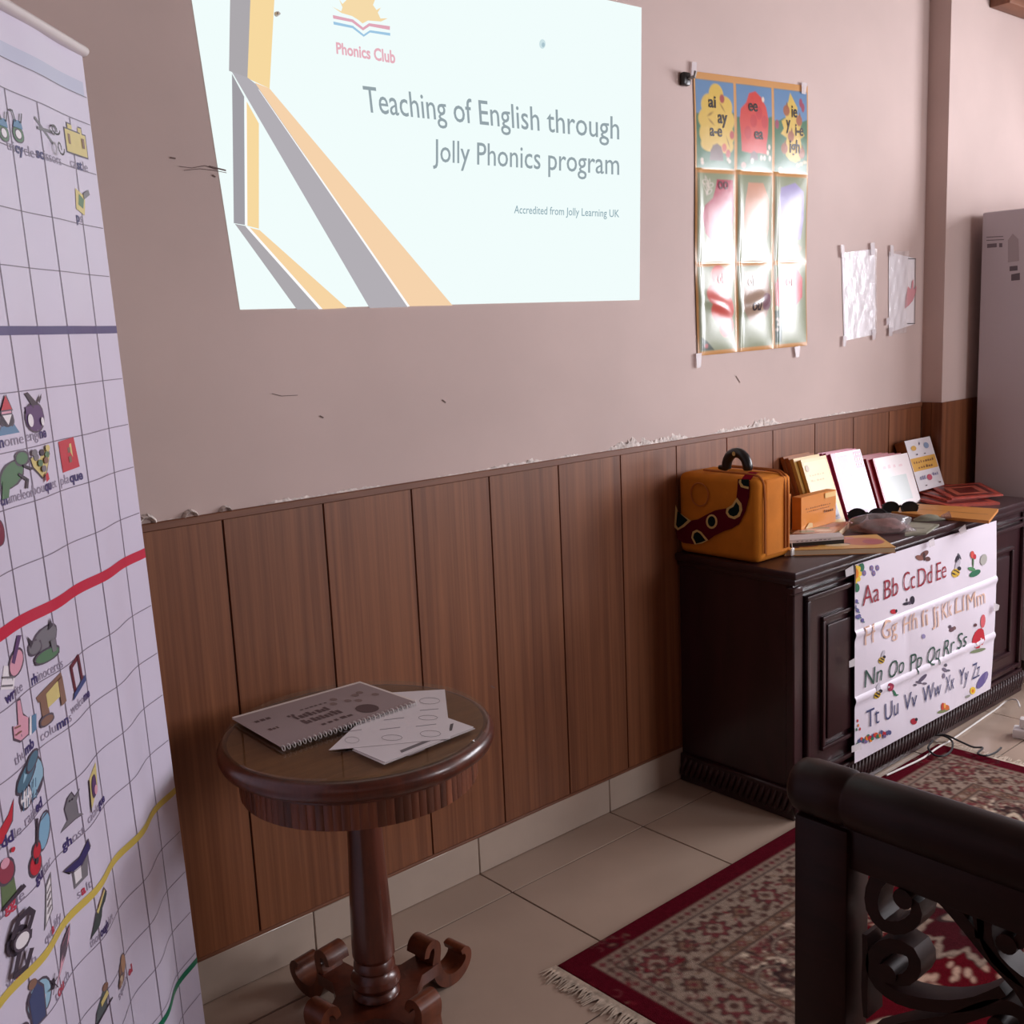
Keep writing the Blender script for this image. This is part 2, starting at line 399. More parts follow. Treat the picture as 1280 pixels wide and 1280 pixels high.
# ------------------------------------------------------------------ the room
wb = MB(); wb.box(XL, 4.115, 0.0, 0.15, 0, ZC); wall_back = struct(wb.build('wall_back', 'plaster')); sub(wall_back)
wj = MB(); wj.box(4.115, XR, -0.087, 0.15, 0, ZC); wall_jog = struct(wj.build('wall_jog', 'plaster')); sub(wall_jog)
m = MB(); m.box(XL-0.15, XL, YF, 0.15, 0, ZC); struct(m.build('wall_left', 'plaster'))
m = MB(); a0, a1, b0, b1 = FILL_WIN
m.box(XL-0.15, a0, YF-0.15, YF, 0, ZC).box(a1, XR+0.2, YF-0.15, YF, 0, ZC).box(a0, a1, YF-0.15, YF, 0, b0).box(a0, a1, YF-0.15, YF, b1, ZC); struct(m.build('wall_front', 'plaster'))
m = MB(); m.box(XL-0.15, XR+0.2, YF-0.15, 0.15, ZC, ZC+0.12); struct(m.build('ceiling', 'ceiling_paint'))
m = MB(); y0, y1, z0, z1 = WIN
m.box(XR, XR+0.2, YF, y0, 0, ZC).box(XR, XR+0.2, y1, 0.15, 0, ZC).box(XR, XR+0.2, y0, y1, 0, z0).box(XR, XR+0.2, y0, y1, z1, ZC)
struct(m.build('wall_right', 'plaster'))
w1 = thing('window_1', 'white framed window', 'window', (XR, (y0+y1)/2, z0)); del w1['category']; struct(w1)
m = MB()
for a, b, c, d in ((y0, y1, z0, z0+.05), (y0, y1, z1-.05, z1), (y0, y0+.05, z0, z1), (y1-.05, y1, z0, z1), ((y0+y1)/2-.025, (y0+y1)/2+.025, z0, z1)):
    m.box(XR+.0, XR+.06, a, b, c, d)
m.build('window_frame', 'frame_white', w1)
for a, b in ((y0+.05, (y0+y1)/2-.025), ((y0+y1)/2+.025, y1-.05)):
    MB().box(XR+.028, XR+.032, a, b, z0+.05, z1-.05).build('pane', 'pane', w1)

w2 = thing('fill_window', 'added unseen white framed window behind', 'window', ((a0+a1)/2, YF, b0)); del w2['category']; struct(w2)
m = MB()
for a, b, c, d in ((a0, a1, b0, b0+.05), (a0, a1, b1-.05, b1), (a0, a0+.05, b0, b1), (a1-.05, a1, b0, b1), ((a0+a1)/2-.025, (a0+a1)/2+.025, b0, b1)): m.box(a, b, YF-.06, YF, c, d)
m.build('window_frame', 'frame_white', w2)
for a, b in ((a0+.05, (a0+a1)/2-.025), ((a0+a1)/2+.025, a1-.05)): MB().box(a, b, YF-.032, YF-.028, b0+.05, b1-.05).build('pane', 'pane', w2)

# floor: grout bed with separate tiles
m = MB(); m.box(XL-0.15, XR+0.2, YF-0.15, 0.15, -0.1, -0.003); floor = struct(m.build('floor', 'grout')); sub(floor)
T = 0.5255; xs = [1.694+T*k for k in range(-6, 9)]; ys = [0.0, -0.146]+[-0.146-T*k for k in range(1, 10)]
cache = {}
for i in range(len(xs)-1):
    for j in range(len(ys)-1):
        x0, x1 = max(xs[i], XL), min(xs[i+1], XR); ya, yb = max(ys[j+1], YF), ys[j]
        if x1-x0 < 0.02 or yb-ya < 0.02: continue
        k = (round(x1-x0, 3), round(yb-ya, 3))
        if k not in cache:
            g = 0.0022; w, h = k
            mb = MB(); e = 0.0009
            P = [(-w/2+g, -h/2+g, -.004), (w/2-g, -h/2+g, -.004), (w/2-g, h/2-g, -.004), (-w/2+g, h/2-g, -.004),
                 (-w/2+g+e, -h/2+g+e, 0), (w/2-g-e, -h/2+g+e, 0), (w/2-g-e, h/2-g-e, 0), (-w/2+g+e, h/2-g-e, 0)]
            mb.add(P, [(4, 5, 6, 7), (0, 1, 5, 4), (1, 2, 6, 5), (2, 3, 7, 6), (3, 0, 4, 7)]); cache[k] = mb.mesh('tile')
        o = link('floor_tile', cache[k], 'tile', floor); o.location = ((x0+x1)/2, (ya+yb)/2, random.uniform(-.0004, .0004))

# skirting tiles
m = MB(); m.box(XL, 4.115, -0.004, 0, 0, 0.107); sk = struct(m.build('baseboard_back', 'grout')); sub(sk)
for i in range(len(xs)-1):
    x0, x1 = max(xs[i], XL), min(xs[i+1], 4.113)
    if x1-x0 < .02: continue
    MB().bbox(x0+.0012, x1-.0012, -.012, -.002, 0.001, .109, .002, 1).build('skirting_tile', 'skirt_tile', sk)

# wood panelling
PW = 0.2567; zt = 1.122
m = MB(); m.box(XL, 4.115, -.003, 0, .107, zt); struct(m.build('trim_1', 'gap_dark'))
kk = math.floor((XL-1.028)/PW)
pm = {}
x = 1.028+PW*kk
while x < 4.10:
    x0, x1 = max(x, XL), min(x+PW, 4.107)
    w = round(x1-x0, 3)
    if w not in pm:
        mb = MB(); g = .0014
        prof = [(-w/2+g, -.002), (-w/2+g+.0015, -.0075), (w/2-g-.0015, -.0075), (w/2-g, -.002)]
        mb.add([(a, b, .110) for a, b in prof]+[(a, b, zt-.012) for a, b in prof], [(0, 1, 5, 4), (1, 2, 6, 5), (2, 3, 7, 6), (0, 3, 2, 1), (4, 5, 6, 7)])
        pm[w] = mb.mesh('panel')
    if w > .02:
        o = link('panel', pm[w], 'panel_wood', wall_back); o.location = ((x0+x1)/2, 0, 0)
    x += PW
m = MB(); m.bbox(XL, 4.107, -.011, 0, zt-.014, zt+.004, .002, 1); struct(m.build('trim_2', 'trim_wood'))
m = MB(); m.bbox(XL, 4.107, -.0125, 0, .108, .116, .0015, 1); struct(m.build('trim_3', 'trim_wood'))
# panelling round the wall jog
for (a, b) in ((-.0095, -.048), (-.050, -.0935)):
    MB().box(4.107, 4.114, b, a, .110, zt+.002).build('panel', 'panel_wood', wall_jog)
for a in np.arange(4.1085, 5.2, PW):
    MB().box(a, a+PW-.002, -.0945, -.0875, .110, zt+.002).build('panel', 'panel_wood', wall_jog)

m = MB(); m.box(XL, XL+.012, YF, -.012, 0, zt); struct(m.build('trim_5', 'panel_wood'))
m = MB(); m.box(XL+.012, XR-.012, YF, YF+.012, 0, zt); struct(m.build('trim_6', 'panel_wood'))
m = MB(); m.box(XR-.012, XR, YF, -.1, 0, zt); struct(m.build('trim_7', 'panel_wood'))

# chipped plaster edge along the top of the panelling
m = MB(); X = np.arange(.2, 4.1, .007); nx = len(X); rg = np.random.RandomState(4)
amp = np.where((X > 1.95) & (X < 3.45), 1.0, .3)*np.clip(.55+.6*np.sin(X*11)+.4*np.sin(X*27+1), .12, 1.3)
rowz = [np.full(nx, 0.0), amp*.007*(1+.5*rg.randn(nx).clip(-1, 1)), amp*.013*(1+.5*rg.randn(nx).clip(-1, 1)), amp*.019*(1+.5*rg.randn(nx).clip(-1, 1))]
rowy = [.002+.003*rg.rand(nx), .001+.005*amp*rg.rand(nx), .0005+.004*amp*rg.rand(nx), np.full(nx, -.0006)]
m.add([(X[i]+.002*rg.randn(), -rowy[r][i], zt+.003+max(0, rowz[r][i])) for r in range(4) for i in range(nx)], [(r*nx+i, r*nx+i+1, (r+1)*nx+i+1, (r+1)*nx+i) for r in range(3) for i in range(nx-1)])
for px, py, r in ((182, 646, .02), (237, 637, .016), (281, 632, .013)):
    p = on(px, py, 1, -.001)
    for k in range(9):
        a0, a1 = PI*k/9, PI*(k+1)/9; q = []
        for a, rr, yy in ((a0, r, -.001), (a1, r, -.001), (a1, r*.75, -.011), (a0, r*.75, -.011), (a0, r*.5, -.002), (a1, r*.5, -.002)):
            q.append((p[0]+rr*math.cos(a)*1.2, yy, zt+.003+rr*math.sin(a)*random.uniform(.9, 1.1)))
        m.add(q, [(0, 1, 2, 3), (3, 2, 5, 4)])
o = m.build('chipped_plaster_edge', 'plaster_raw', wall_back); o['kind'] = 'stuff'
# scratches and pock marks on the paint
plain('scratch', (112, 92, 88), rough=0.9)
m = MB()
for pts in ([(213, 197), (219, 198)], [(224, 208), (240, 210), (256, 207), (272, 212)], [(230, 213), (250, 211), (268, 213), (283, 216)], [(262, 208), (282, 213)],
            [(266, 219), (269, 221)], [(553, 500), (557, 503)], [(400, 520), (404, 522)], [(612, 857), (616, 859)], [(920, 470), (925, 478)], [(340, 492), (352, 495), (372, 494)], [(470, 300), (471, 302)]):
    W_ = [on(px, py, 1, -.0012) for px, py in pts]; yy = -.0084 if pts[0][1] > 800 else -.0012
    for st in stroke([(p[0], p[2]) for p in W_], .0032 if len(pts) == 2 else .0013):
        m.add([(a, yy, b) for a, b in st], [(0, 1, 2, 3)])
m.build('paint_scratch', 'scratch', wall_back)
# wooden pelmet high on the right
m = MB(); m.bbox(4.42, XR, -.17, -.088, 2.66, 2.86, .006, 2); m.bbox(4.40, XR, -.185, -.088, 2.84, 2.88, .004, 1); struct(m.build('trim_4', 'trim_wood'))

# black hook on wall
h = thing('wall_hook', 'small dark wall plug with a screw left of the folded poster', 'hook', on(854, 100, 1, 0))
p = on(854, 100, 1, 0)
m = MB(); m.bbox(p[0]-.02, p[0]+.014, -.022, 0, p[2]-.02, p[2]+.02, .008, 2); m.build('plug', 'black_plastic', h)
m = MB(); m.tube([(p[0], -.02, p[2]), (p[0]+.004, -.04, p[2]+.002), (p[0]+.004, -.045, p[2]+.018)], .005, 8); m.build('screw', 'steel', h)

# ------------------------------------------------------------------ projected slide: projector light built as glowing flat shapes
def wallp(y): return lambda px, py: tuple(on(px, py, 1, y))
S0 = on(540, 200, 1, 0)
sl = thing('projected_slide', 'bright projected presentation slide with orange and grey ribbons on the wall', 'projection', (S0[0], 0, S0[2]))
def pxpoly(mb, pts, y, col): mb.add([on(a, b, 1, y) for a, b in pts], [list(range(len(pts)))[::-1]], False, col)
def c5(pts): return [(230+a/2.169, b/2.169) for a, b in pts]
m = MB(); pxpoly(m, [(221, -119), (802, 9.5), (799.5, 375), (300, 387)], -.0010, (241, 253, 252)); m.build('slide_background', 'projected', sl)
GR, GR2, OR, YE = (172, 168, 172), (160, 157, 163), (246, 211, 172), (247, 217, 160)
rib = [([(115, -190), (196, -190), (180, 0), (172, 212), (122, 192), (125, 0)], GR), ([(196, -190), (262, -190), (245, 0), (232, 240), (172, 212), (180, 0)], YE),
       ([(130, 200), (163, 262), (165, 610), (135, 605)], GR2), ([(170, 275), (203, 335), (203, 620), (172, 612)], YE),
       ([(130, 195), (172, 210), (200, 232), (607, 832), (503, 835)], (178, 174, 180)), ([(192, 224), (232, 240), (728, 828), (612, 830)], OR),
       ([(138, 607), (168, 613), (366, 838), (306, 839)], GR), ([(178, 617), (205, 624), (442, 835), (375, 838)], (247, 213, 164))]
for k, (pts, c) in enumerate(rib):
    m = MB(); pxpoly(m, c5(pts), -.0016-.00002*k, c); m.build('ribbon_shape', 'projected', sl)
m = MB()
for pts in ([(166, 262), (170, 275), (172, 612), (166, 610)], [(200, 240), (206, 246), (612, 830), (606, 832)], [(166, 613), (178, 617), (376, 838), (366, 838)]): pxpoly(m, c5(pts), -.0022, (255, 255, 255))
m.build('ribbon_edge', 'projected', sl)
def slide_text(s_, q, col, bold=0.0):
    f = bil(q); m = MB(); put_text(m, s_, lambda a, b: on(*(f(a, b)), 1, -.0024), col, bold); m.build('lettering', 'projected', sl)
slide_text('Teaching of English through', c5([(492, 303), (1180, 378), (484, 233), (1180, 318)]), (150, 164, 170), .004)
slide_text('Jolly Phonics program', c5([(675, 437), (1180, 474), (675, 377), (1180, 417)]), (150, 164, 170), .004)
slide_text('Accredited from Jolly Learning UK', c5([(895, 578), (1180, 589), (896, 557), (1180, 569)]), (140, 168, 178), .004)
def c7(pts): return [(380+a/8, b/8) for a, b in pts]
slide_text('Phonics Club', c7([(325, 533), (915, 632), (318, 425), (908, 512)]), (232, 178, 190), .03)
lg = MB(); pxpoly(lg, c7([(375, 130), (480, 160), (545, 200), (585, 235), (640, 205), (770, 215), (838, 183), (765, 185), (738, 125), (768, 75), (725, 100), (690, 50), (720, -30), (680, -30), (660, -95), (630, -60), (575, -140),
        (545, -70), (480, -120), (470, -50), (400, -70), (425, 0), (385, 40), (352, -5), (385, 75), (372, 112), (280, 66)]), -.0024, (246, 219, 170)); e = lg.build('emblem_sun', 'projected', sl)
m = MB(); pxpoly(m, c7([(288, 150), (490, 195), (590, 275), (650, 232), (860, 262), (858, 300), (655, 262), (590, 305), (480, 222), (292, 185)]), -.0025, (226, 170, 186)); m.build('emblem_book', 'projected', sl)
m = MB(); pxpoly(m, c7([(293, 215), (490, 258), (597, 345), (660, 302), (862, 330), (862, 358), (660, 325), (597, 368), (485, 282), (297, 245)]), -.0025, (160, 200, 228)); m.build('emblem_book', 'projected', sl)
for px, py, r, lab in ((345, 18, .0055, 'small metal bolt in the wall near the top of the yellow ribbon'),):
    p = on(px, py, 1, 0); h = thing('wall_bolt', lab, 'bolt', (p[0], 0, p[2]))
    m = MB(); m.tube([(p[0], .0, p[2]), (p[0], -.010, p[2])], [r, r*.8], 12); m.build('bolt_head', 'white_plastic', h)
    m = MB(); m.tube([(p[0], -.010, p[2]), (p[0], -.016, p[2]-.002)], r*.4, 8); m.build('bolt_tip', 'white_plastic', h)

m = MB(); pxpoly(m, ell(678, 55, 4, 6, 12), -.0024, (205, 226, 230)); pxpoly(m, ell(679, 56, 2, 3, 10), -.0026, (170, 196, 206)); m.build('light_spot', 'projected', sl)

# ------------------------------------------------------------------ folded poster on the wall
PX0, PX1 = 2.684, 3.292; PZ = lambda u: (2.240+.022*u, 1.383+.006*u)     # top and bottom z along u
bul = {(0, 0): .003, (1, 0): .004, (2, 0): .003, (0, 1): .010, (1, 1): .012, (2, 1): .010, (0, 2): .012, (1, 2): .013, (2, 2): .010}
def poster_off(u, v):
    u = np.asarray(u, float); v = np.asarray(v, float)
    i = np.clip(np.floor(u*3), 0, 2).astype(int); j = np.clip(np.floor(v*3), 0, 2).astype(int); a = u*3-i; b = v*3-j
    B = np.array([[bul[(x_, y_)] for x_ in range(3)] for y_ in range(3)])[j, i]
    off = .003 + B*np.power(np.clip(np.sin(PI*a)*np.sin(PI*b), 0, 1), .7)
    off = off + .004*np.exp(-((a-.08)/.05)**2)*(j > 0)
    # pocket crease in the bottom middle cell, diagonal creases in the bottom left cell
    off = off + np.where((i == 1) & (j == 2), .010*np.exp(-((b-.52+.15*a)/.09)**2)*np.sin(PI*a), 0)
    off = off + np.where((i == 0) & (j == 2), .007*np.exp(-((b-.45-.2*(a-.5))/.08)**2)*np.sin(PI*a), 0)
    return off
def poster_xyz(U, V, e=0.0):
    u, v = U, V; wav = .004*np.sin(u*9+v*3)
    zt_, zb_ = 2.240+.022*u, 1.383+.006*u
    return PX0+(PX1-PX0)*u+.004*np.sin(v*7), -(poster_off(u, v)+e), zt_*(1-v)+zb_*v
cv = Canvas(1.0, 1.0, 228, 330, (206, 152, 92))
def cell(i, j, a, b): return ((i+a)/3, (j+b)/3)
def crect(i, j, a0, a1, b0, b1, c): cv.rect((i+a0)/3, (i+a1)/3, (j+b0)/3, (j+b1)/3, c)
def cell_ell(i, j, a, b, ra, rb, c, **k): cv.ell((i+a)/3, (j+b)/3, ra/3, rb/3, c, **k)
def cpoly(i, j, P, c): cv.poly([cell(i, j, a, b) for a, b in P], c)
SKY, GRN, GRN_GLARE = (98, 138, 178), (58, 112, 78), (146, 156, 126)  # lower rows' green is paled: window glare put into the colour
for j in range(3):
    for i in range(3):
        g = GRN if j == 0 else GRN_GLARE
        crect(i, j, .035, .965, .075 if j == 0 else .035, .985 if j < 2 else .955, g)
        if j == 0: crect(i, j, .035, .965, .075, .42, SKY); cpoly(i, j, [(.035, .45), (.3, .38), (.7, .43), (.965, .38), (.965, .6), (.035, .6)], g)
YEL = (214, 182, 84)
for a, b, ra, rb in ((.52, .22, .18, .12), (.35, .33, .2, .12), (.72, .33, .2, .11), (.3, .47, .22, .12), (.75, .47, .22, .12), (.32, .62, .22, .13), (.73, .63, .23, .12), (.35, .73, .22, .08), (.74, .74, .2, .08), (.53, .5, .3, .3)): cell_ell(0, 0, a, b, ra, rb, YEL)
cpoly(0, 0, [(.34, .90), (.36, .80), (.42, .74), (.52, .72), (.62, .75), (.67, .82), (.68, .90)], (100, 72, 66))
for a, b, c in ((.66, .25, (160, 70, 70)), (.90, .62, (176, 70, 66)), (.8, .82, (180, 70, 60)), (.7, .76, (196, 90, 60))): cell_ell(0, 0, a, b, .06, .045, c)
for a, b, r in ((.66, .34, .6), (.36, .42, -.3), (.38, .5, .4), (.8, .7, .9)): cell_ell(0, 0, a, b, .06, .012, (150, 116, 52), rot=r)
for a, b in ((.16, .90), (.17, .93), (.8, .88), (.84, .9)): cell_ell(0, 0, a, b, .035, .02, (206, 188, 168))
REDC = (204, 66, 58)
cpoly(1, 0, [(.15, .78), (.13, .62), (.1, .45), (.13, .33), (.27, .26), (.35, .16), (.52, .13), (.67, .19), (.8, .29), (.86, .42), (.84, .58), (.8, .7), (.82, .8), (.6, .79), (.4, .8)], REDC)
for a, b in ((.45, .45), (.75, .45), (.3, .58), (.6, .36)): cell_ell(1, 0, a, b, .09, .07, (190, 52, 56))
cpoly(1, 0, [(.36, .87), (.38, .8), (.46, .77), (.55, .8), (.58, .87)], (88, 60, 60))
for a, b in ((.72, .21), (.88, .72), (.84, .78), (.9, .84), (.75, .84), (.66, .84), (.42, .88)): cell_ell(1, 0, a, b, .035, .028, (226, 210, 196))
cell_ell(1, 0, .2, .93, .06, .03, (190, 140, 120))
cpoly(2, 0, [(.48, .1), (.6, .2), (.68, .26), (.66, .32), (.8, .42), (.76, .47), (.88, .56), (.76, .6), (.8, .72), (.76, .84), (.62, .87), (.46, .85), (.34, .8), (.32, .7), (.36, .6), (.2, .56), (.28, .5), (.22, .42), (.34, .38), (.3, .28), (.42, .2)], YEL)
for a, b in ((.36, .3), (.72, .4), (.48, .58), (.3, .72), (.8, .76)): cell_ell(2, 0, a, b, .09, .06, (158, 92, 58)); cell_ell(2, 0, a+.02, b-.06, .02, .03, (136, 84, 56))
for a, b in ((.78, .2), (.84, .25), (.1, .46)): cell_ell(2, 0, a, b, .05, .05, (150, 64, 90))
for a, b in ((.7, .9), (.8, .88), (.9, .86), (.2, .95)): cell_ell(2, 0, a, b, .05, .018, (206, 190, 150))
cpoly(0, 1, [(.5, .1), (.92, .1), (.94, .4), (.9, .66), (.8, .76), (.6, .8), (.38, .78), (.22, .68), (.14, .5), (.2, .38), (.38, .3), (.45, .2)], (170, 40, 70))
for k in range(7): cell_ell(0, 1, .22+.04*(k % 4), .13+.035*(k//2), .06, .022, (214, 204, 190), rot=k, ring=.002)
cell_ell(0, 1, .2, .8, .05, .02, (210, 196, 180))
cpoly(1, 1, [(.3, .12), (.7, .12), (.85, .3), (.86, .6), (.78, .8), (.5, .86), (.24, .78), (.18, .5), (.22, .3)], (206, 150, 120))
cpoly(2, 1, [(.2, .16), (.6, .1), (.85, .2), (.86, .5), (.78, .74), (.4, .78), (.14, .7), (.12, .4)], (150, 140, 190))
cell_ell(2, 1, .5, .85, .3, .05, (210, 160, 140))
for a, b, ra, rb in ((.55, .14, .2, .12), (.45, .34, .24, .12), (.6, .5, .3, .18), (.7, .7, .2, .12)): cell_ell(0, 2, a, b, ra, rb, (206, 82, 70))
cpoly(1, 2, [(.15, .1), (.85, .1), (.9, .45), (.75, .62), (.3, .66), (.1, .5)], (166, 140, 120)); cell_ell(1, 2, .75, .45, .16, .1, (120, 84, 96))
cpoly(2, 2, [(.05, .25), (.2, .12), (.7, .08), (.85, .2), (.82, .42), (.6, .52), (.3, .55), (.05, .5)], (206, 74, 84))
crect(2, 2, .035, .22, .56, .93, (38, 72, 54))
for a, b in ((.1, .66), (.12, .72), (.09, .78), (.14, .68)): cell_ell(2, 2, a, b, .04, .02, (206, 200, 190))
cpoly(0, 2, [(.07, .8), (.2, .84), (.4, .95), (.07, .95)], (38, 62, 48)); cell_ell(0, 2, .2, .9, .04, .025, (176, 60, 60))
p0 = poster_xyz(np.array(.5), np.array(.5)); po = thing('folded_poster', 'creased glossy poster of nine spelling pictures taped to the wall', 'poster', (float(p0[0]), 0, 1.385))
cv.build('poster_sheet', lambda U, V: poster_xyz(U, V), 'print_gloss', po)
def ptext(s_, i, j, a0, a1, b0, h_, col=(40, 34, 30)):
    m = MB()
    def fn(a, b):
        u = (i+a0+(a1-a0)*a)/3; v = (j+b0-h_*b)/3
        return tuple(float(q) for q in poster_xyz(np.array(u), np.array(v), .0012))
    put_text(m, s_, fn, col, .02, True); m.build('lettering', 'print_gloss', po)
for a in (('ai', 0, 0, .32, .50, .35, .12), ('ay', 0, 0, .54, .78, .505, .13), ('a-e', 0, 0, .34, .64, .645, .12), ('ee', 1, 0, .32, .56, .345, .12), ('ea', 1, 0, .46, .70, .64, .12),
          ('ie', 2, 0, .50, .66, .365, .13), ('y', 2, 0, .34, .46, .50, .14), ('i-e', 2, 0, .60, .84, .565, .13), ('igh', 2, 0, .44, .74, .76, .14)): ptext(*a)
ptext('oo', 0, 1, .52, .78, .20, .12, (96, 30, 44)); ptext('oi', 0, 2, .5, .65, .22, .12, (186, 76, 66)); ptext('oi', 1, 2, .28, .44, .26, .12, (146, 120, 104)); ptext('ou', 1, 2, .32, .56, .54, .13, (50, 36, 40)); ptext('or', 2, 2, .35, .6, .28, .12, (190, 66, 76))
def tape(parent, pts, y, t=.0006):
    m = MB(); P = [on(a, b, 1, y) for a, b in pts]
    m.add([tuple(p) for p in P]+[(p[0], p[1]-t, p[2]) for p in P], [(0, 1, 2, 3), (7, 6, 5, 4), (0, 4, 5, 1), (1, 5, 6, 2), (2, 6, 7, 3), (3, 7, 4, 0)]); solid(m, 'tape', 'tape_film', parent)
for pts in ([(865, 77), (871, 78), (870, 95), (864, 94)], [(1002, 103), (1009, 104), (1007, 118), (1002, 117)], [(870, 442), (877, 441), (876, 459), (871, 460)], [(993, 434), (1000, 432), (999, 446), (995, 447)]): tape(po, pts, -.0085)

# ------------------------------------------------------------------ two taped sheets in plastic sleeves
def sheet_on_wall(name, label, quad, printing, tapes, sleeve=None):
    P = [on(a, b, 1, -.002) for a, b in quad]
    t = thing(name, label, 'paper sheet', tuple((P[2]+P[3])/2), 'sheets in plastic sleeves on the wall')
    def f(q, y):
        def g(u, v):
            a = (q[0]*(1-u)+q[1]*u)*(1-v)+(q[3]*(1-u)+q[2]*u)*v
            return (a[0], y-.0025*math.sin(PI*u)*math.sin(PI*v), a[2])
        return g
    MB().grid(6, 8, f(P, -.002), True, True).build('paper_page', 'paper_bright', t)
    for pts, c in printing:
        m = MB(); m.add([(q[0], -.0052, q[2]) for q in [on(a, b, 1, -.002) for a, b in pts]], [list(range(len(pts)))], False, c); m.build('print_mark', 'print_paper', t)
    Q = [on(a, b, 1, -.002) for a, b in (sleeve or quad)]
    def fs(u, v):
        a = (Q[0]*(1-u)+Q[1]*u)*(1-v)+(Q[3]*(1-u)+Q[2]*u)*v
        return (a[0], -.0085-.0016*math.sin(u*17+v*5)*math.cos(v*13+u*3), a[2])
    MB().grid(16, 24, fs, True, True).build('plastic_sleeve', 'sleeve', t)
    for pts in tapes: tape(t, pts, -.010)
sheet_on_wall('sleeved_sheet', 'crinkled plastic sleeve with a blank sheet, next to the folded poster', [(1052, 316), (1094, 311), (1094, 418), (1055, 426)], [],
              [[(1051, 306), (1055, 306), (1056, 322), (1052, 322)], [(1088, 304), (1093, 303), (1094, 318), (1089, 320)], [(1054, 420), (1058, 420), (1057, 433), (1054, 433)], [(1090, 412), (1095, 411), (1094, 424), (1091, 425)]])
hand = [[(1131, 372), (1134, 358), (1138, 362), (1139, 352), (1141, 349), (1141, 362), (1145, 357), (1144, 366), (1140, 376), (1135, 382), (1130, 386)]]
sheet_on_wall('sleeved_sheet', 'plastic sleeve with a sheet showing a pink hand print, beside the wall corner', [(1111, 315), (1144, 323), (1143, 405), (1111, 416)],
              [(hand[0], (216, 156, 162)), ([(1134, 323), (1144, 323), (1144, 324), (1134, 324)], (90, 84, 86)), ([(1133, 404), (1143, 404), (1143, 405), (1133, 405)], (90, 84, 86)), ([(1143.3, 324), (1144, 324), (1143, 405), (1142.4, 405)], (120, 112, 112))],
              [[(1113, 306), (1117, 307), (1117, 320), (1113, 320)], [(1108, 398), (1112, 397), (1112, 405), (1108, 407)], [(1111, 410), (1116, 409), (1115, 420), (1111, 420)]], [(1110, 314), (1134, 314), (1131, 416), (1110, 418)])

# ------------------------------------------------------------------ roll-up banner stand on the left
BP = on(100, 57, 2, 2.0); BD = np.array([0.681603, 0.731722, 0.0]); BN = np.array([0.731722, -0.681603, 0.0])
SHEAR = 0.046
def buz(px, py):
    q = onplane(px, py, BP, BN); z = q[2]; return float(np.dot(q-BP, BD)-SHEAR*(2.0-z)), float(z)
def bripple(u, z):
    A = .0015+.0050*max(0.0, (1.75-z))/1.6
    return A*math.sin(2*PI*u/.19+1.2)
def bpt(u, z, e=0.0):
    p = BP+BD*(u+SHEAR*(2.0-z))+BN*(bripple(u, z)+e); return (p[0], p[1], z)
BW = 0.85
bloc = BP-BD*BW/2; ban = thing('rollup_banner', 'tall white roll-up banner printed with a grid of small spelling pictures', 'banner', (bloc[0], bloc[1], 0.0))
m = MB(); m.grid(70, 60, lambda a, b: bpt(-BW*(1-a), .09+(1.985-.09)*b))
for k in range(len(m.col)): m.col[k] = (212, 204, 224)
bs = sub(m.build('banner_sheet', 'vinyl', ban))
q0, q1 = BP-BD*(BW+.006), BP+BD*.006
m = MB(); m.tube([(q0[0], q0[1], 1.992), (q1[0], q1[1], 1.992)], .0125, 14, flat=.75); m.build('top_rail', 'rail_alu', ban)
g0, g1 = BP-BD*(BW-.02)+BD*.07, BP+BD*.05
m = MB()
def bbase(a, b, t): return tuple(g0+(g1-g0)*t+BN*a+np.array([0, 0, b-2.0+0.0]))
m.prism([(-.06, .012), (.06, .012), (.055, .05), (.03, .085), (-.03, .085), (-.055, .05)], bbase, 0, 1); solid(m, 'base_cassette', 'rail_alu', ban)
for t in (.15, .85):
    m = MB(); c = g0+(g1-g0)*t; m.tube([tuple(c-BN*.13+np.array([0, 0, -1.994])), tuple(c+BN*.13+np.array([0, 0, -1.994]))], .006, 8); m.build('foot', 'rail_alu', ban)
m = MB(); c = BP-BD*BW/2-BN*.03; m.tube([(c[0], c[1], .06), (c[0], c[1], 1.98)], .009, 8); m.build('support_pole', 'rail_alu', ban)
def edge_x(py): return 100+(py-57)*.1275
def bstrip(pts, w, col, name, e=.0006, n=14):
    """coloured band following the sheet between (u,z) points"""
    m = MB(); P = []
    for (a, b), (c, d) in zip(pts[:-1], pts[1:]):
        for k in range(n): P.append((a+(c-a)*k/n, b+(d-b)*k/n))
    P.append(pts[-1])
    hor = abs(pts[-1][0]-pts[0][0]) > abs(pts[-1][1]-pts[0][1])
    for (a, b), (c, d) in zip(P[:-1], P[1:]):
        if hor: q = [(a, b-w/2), (c, d-w/2), (c, d+w/2), (a, b+w/2)]
        else: q = [(a-w/2, b), (a+w/2, b), (c+w/2, d), (c-w/2, d)]
        m.add([bpt(x_, z_, e) for x_, z_ in q], [(0, 1, 2, 3)], True, col)
    return m.build(name, 'vinyl', bs)
LINE = (122, 110, 128)
rows = [buz(edge_x(y), y)[1] for y in (123, 157, 219, 286, 346, 473, 530, 583, 640, 755, 814, 866, 922, 1035, 1085, 1135, 1185, 1235, 1330, 1380)]
for z in rows: bstrip([(-.80, z), (-.004, z)], .0016, LINE, 'grid_line', n=60)
cols = [-.76, -.68, -.60, -.52, buz(14, 685)[0], buz(50, 685)[0], buz(87, 685)[0], buz(120, 685)[0], buz(157, 685)[0]]
for u in cols: bstrip([(u, .15), (u, rows[1])], .0026, LINE, 'grid_line', n=50)
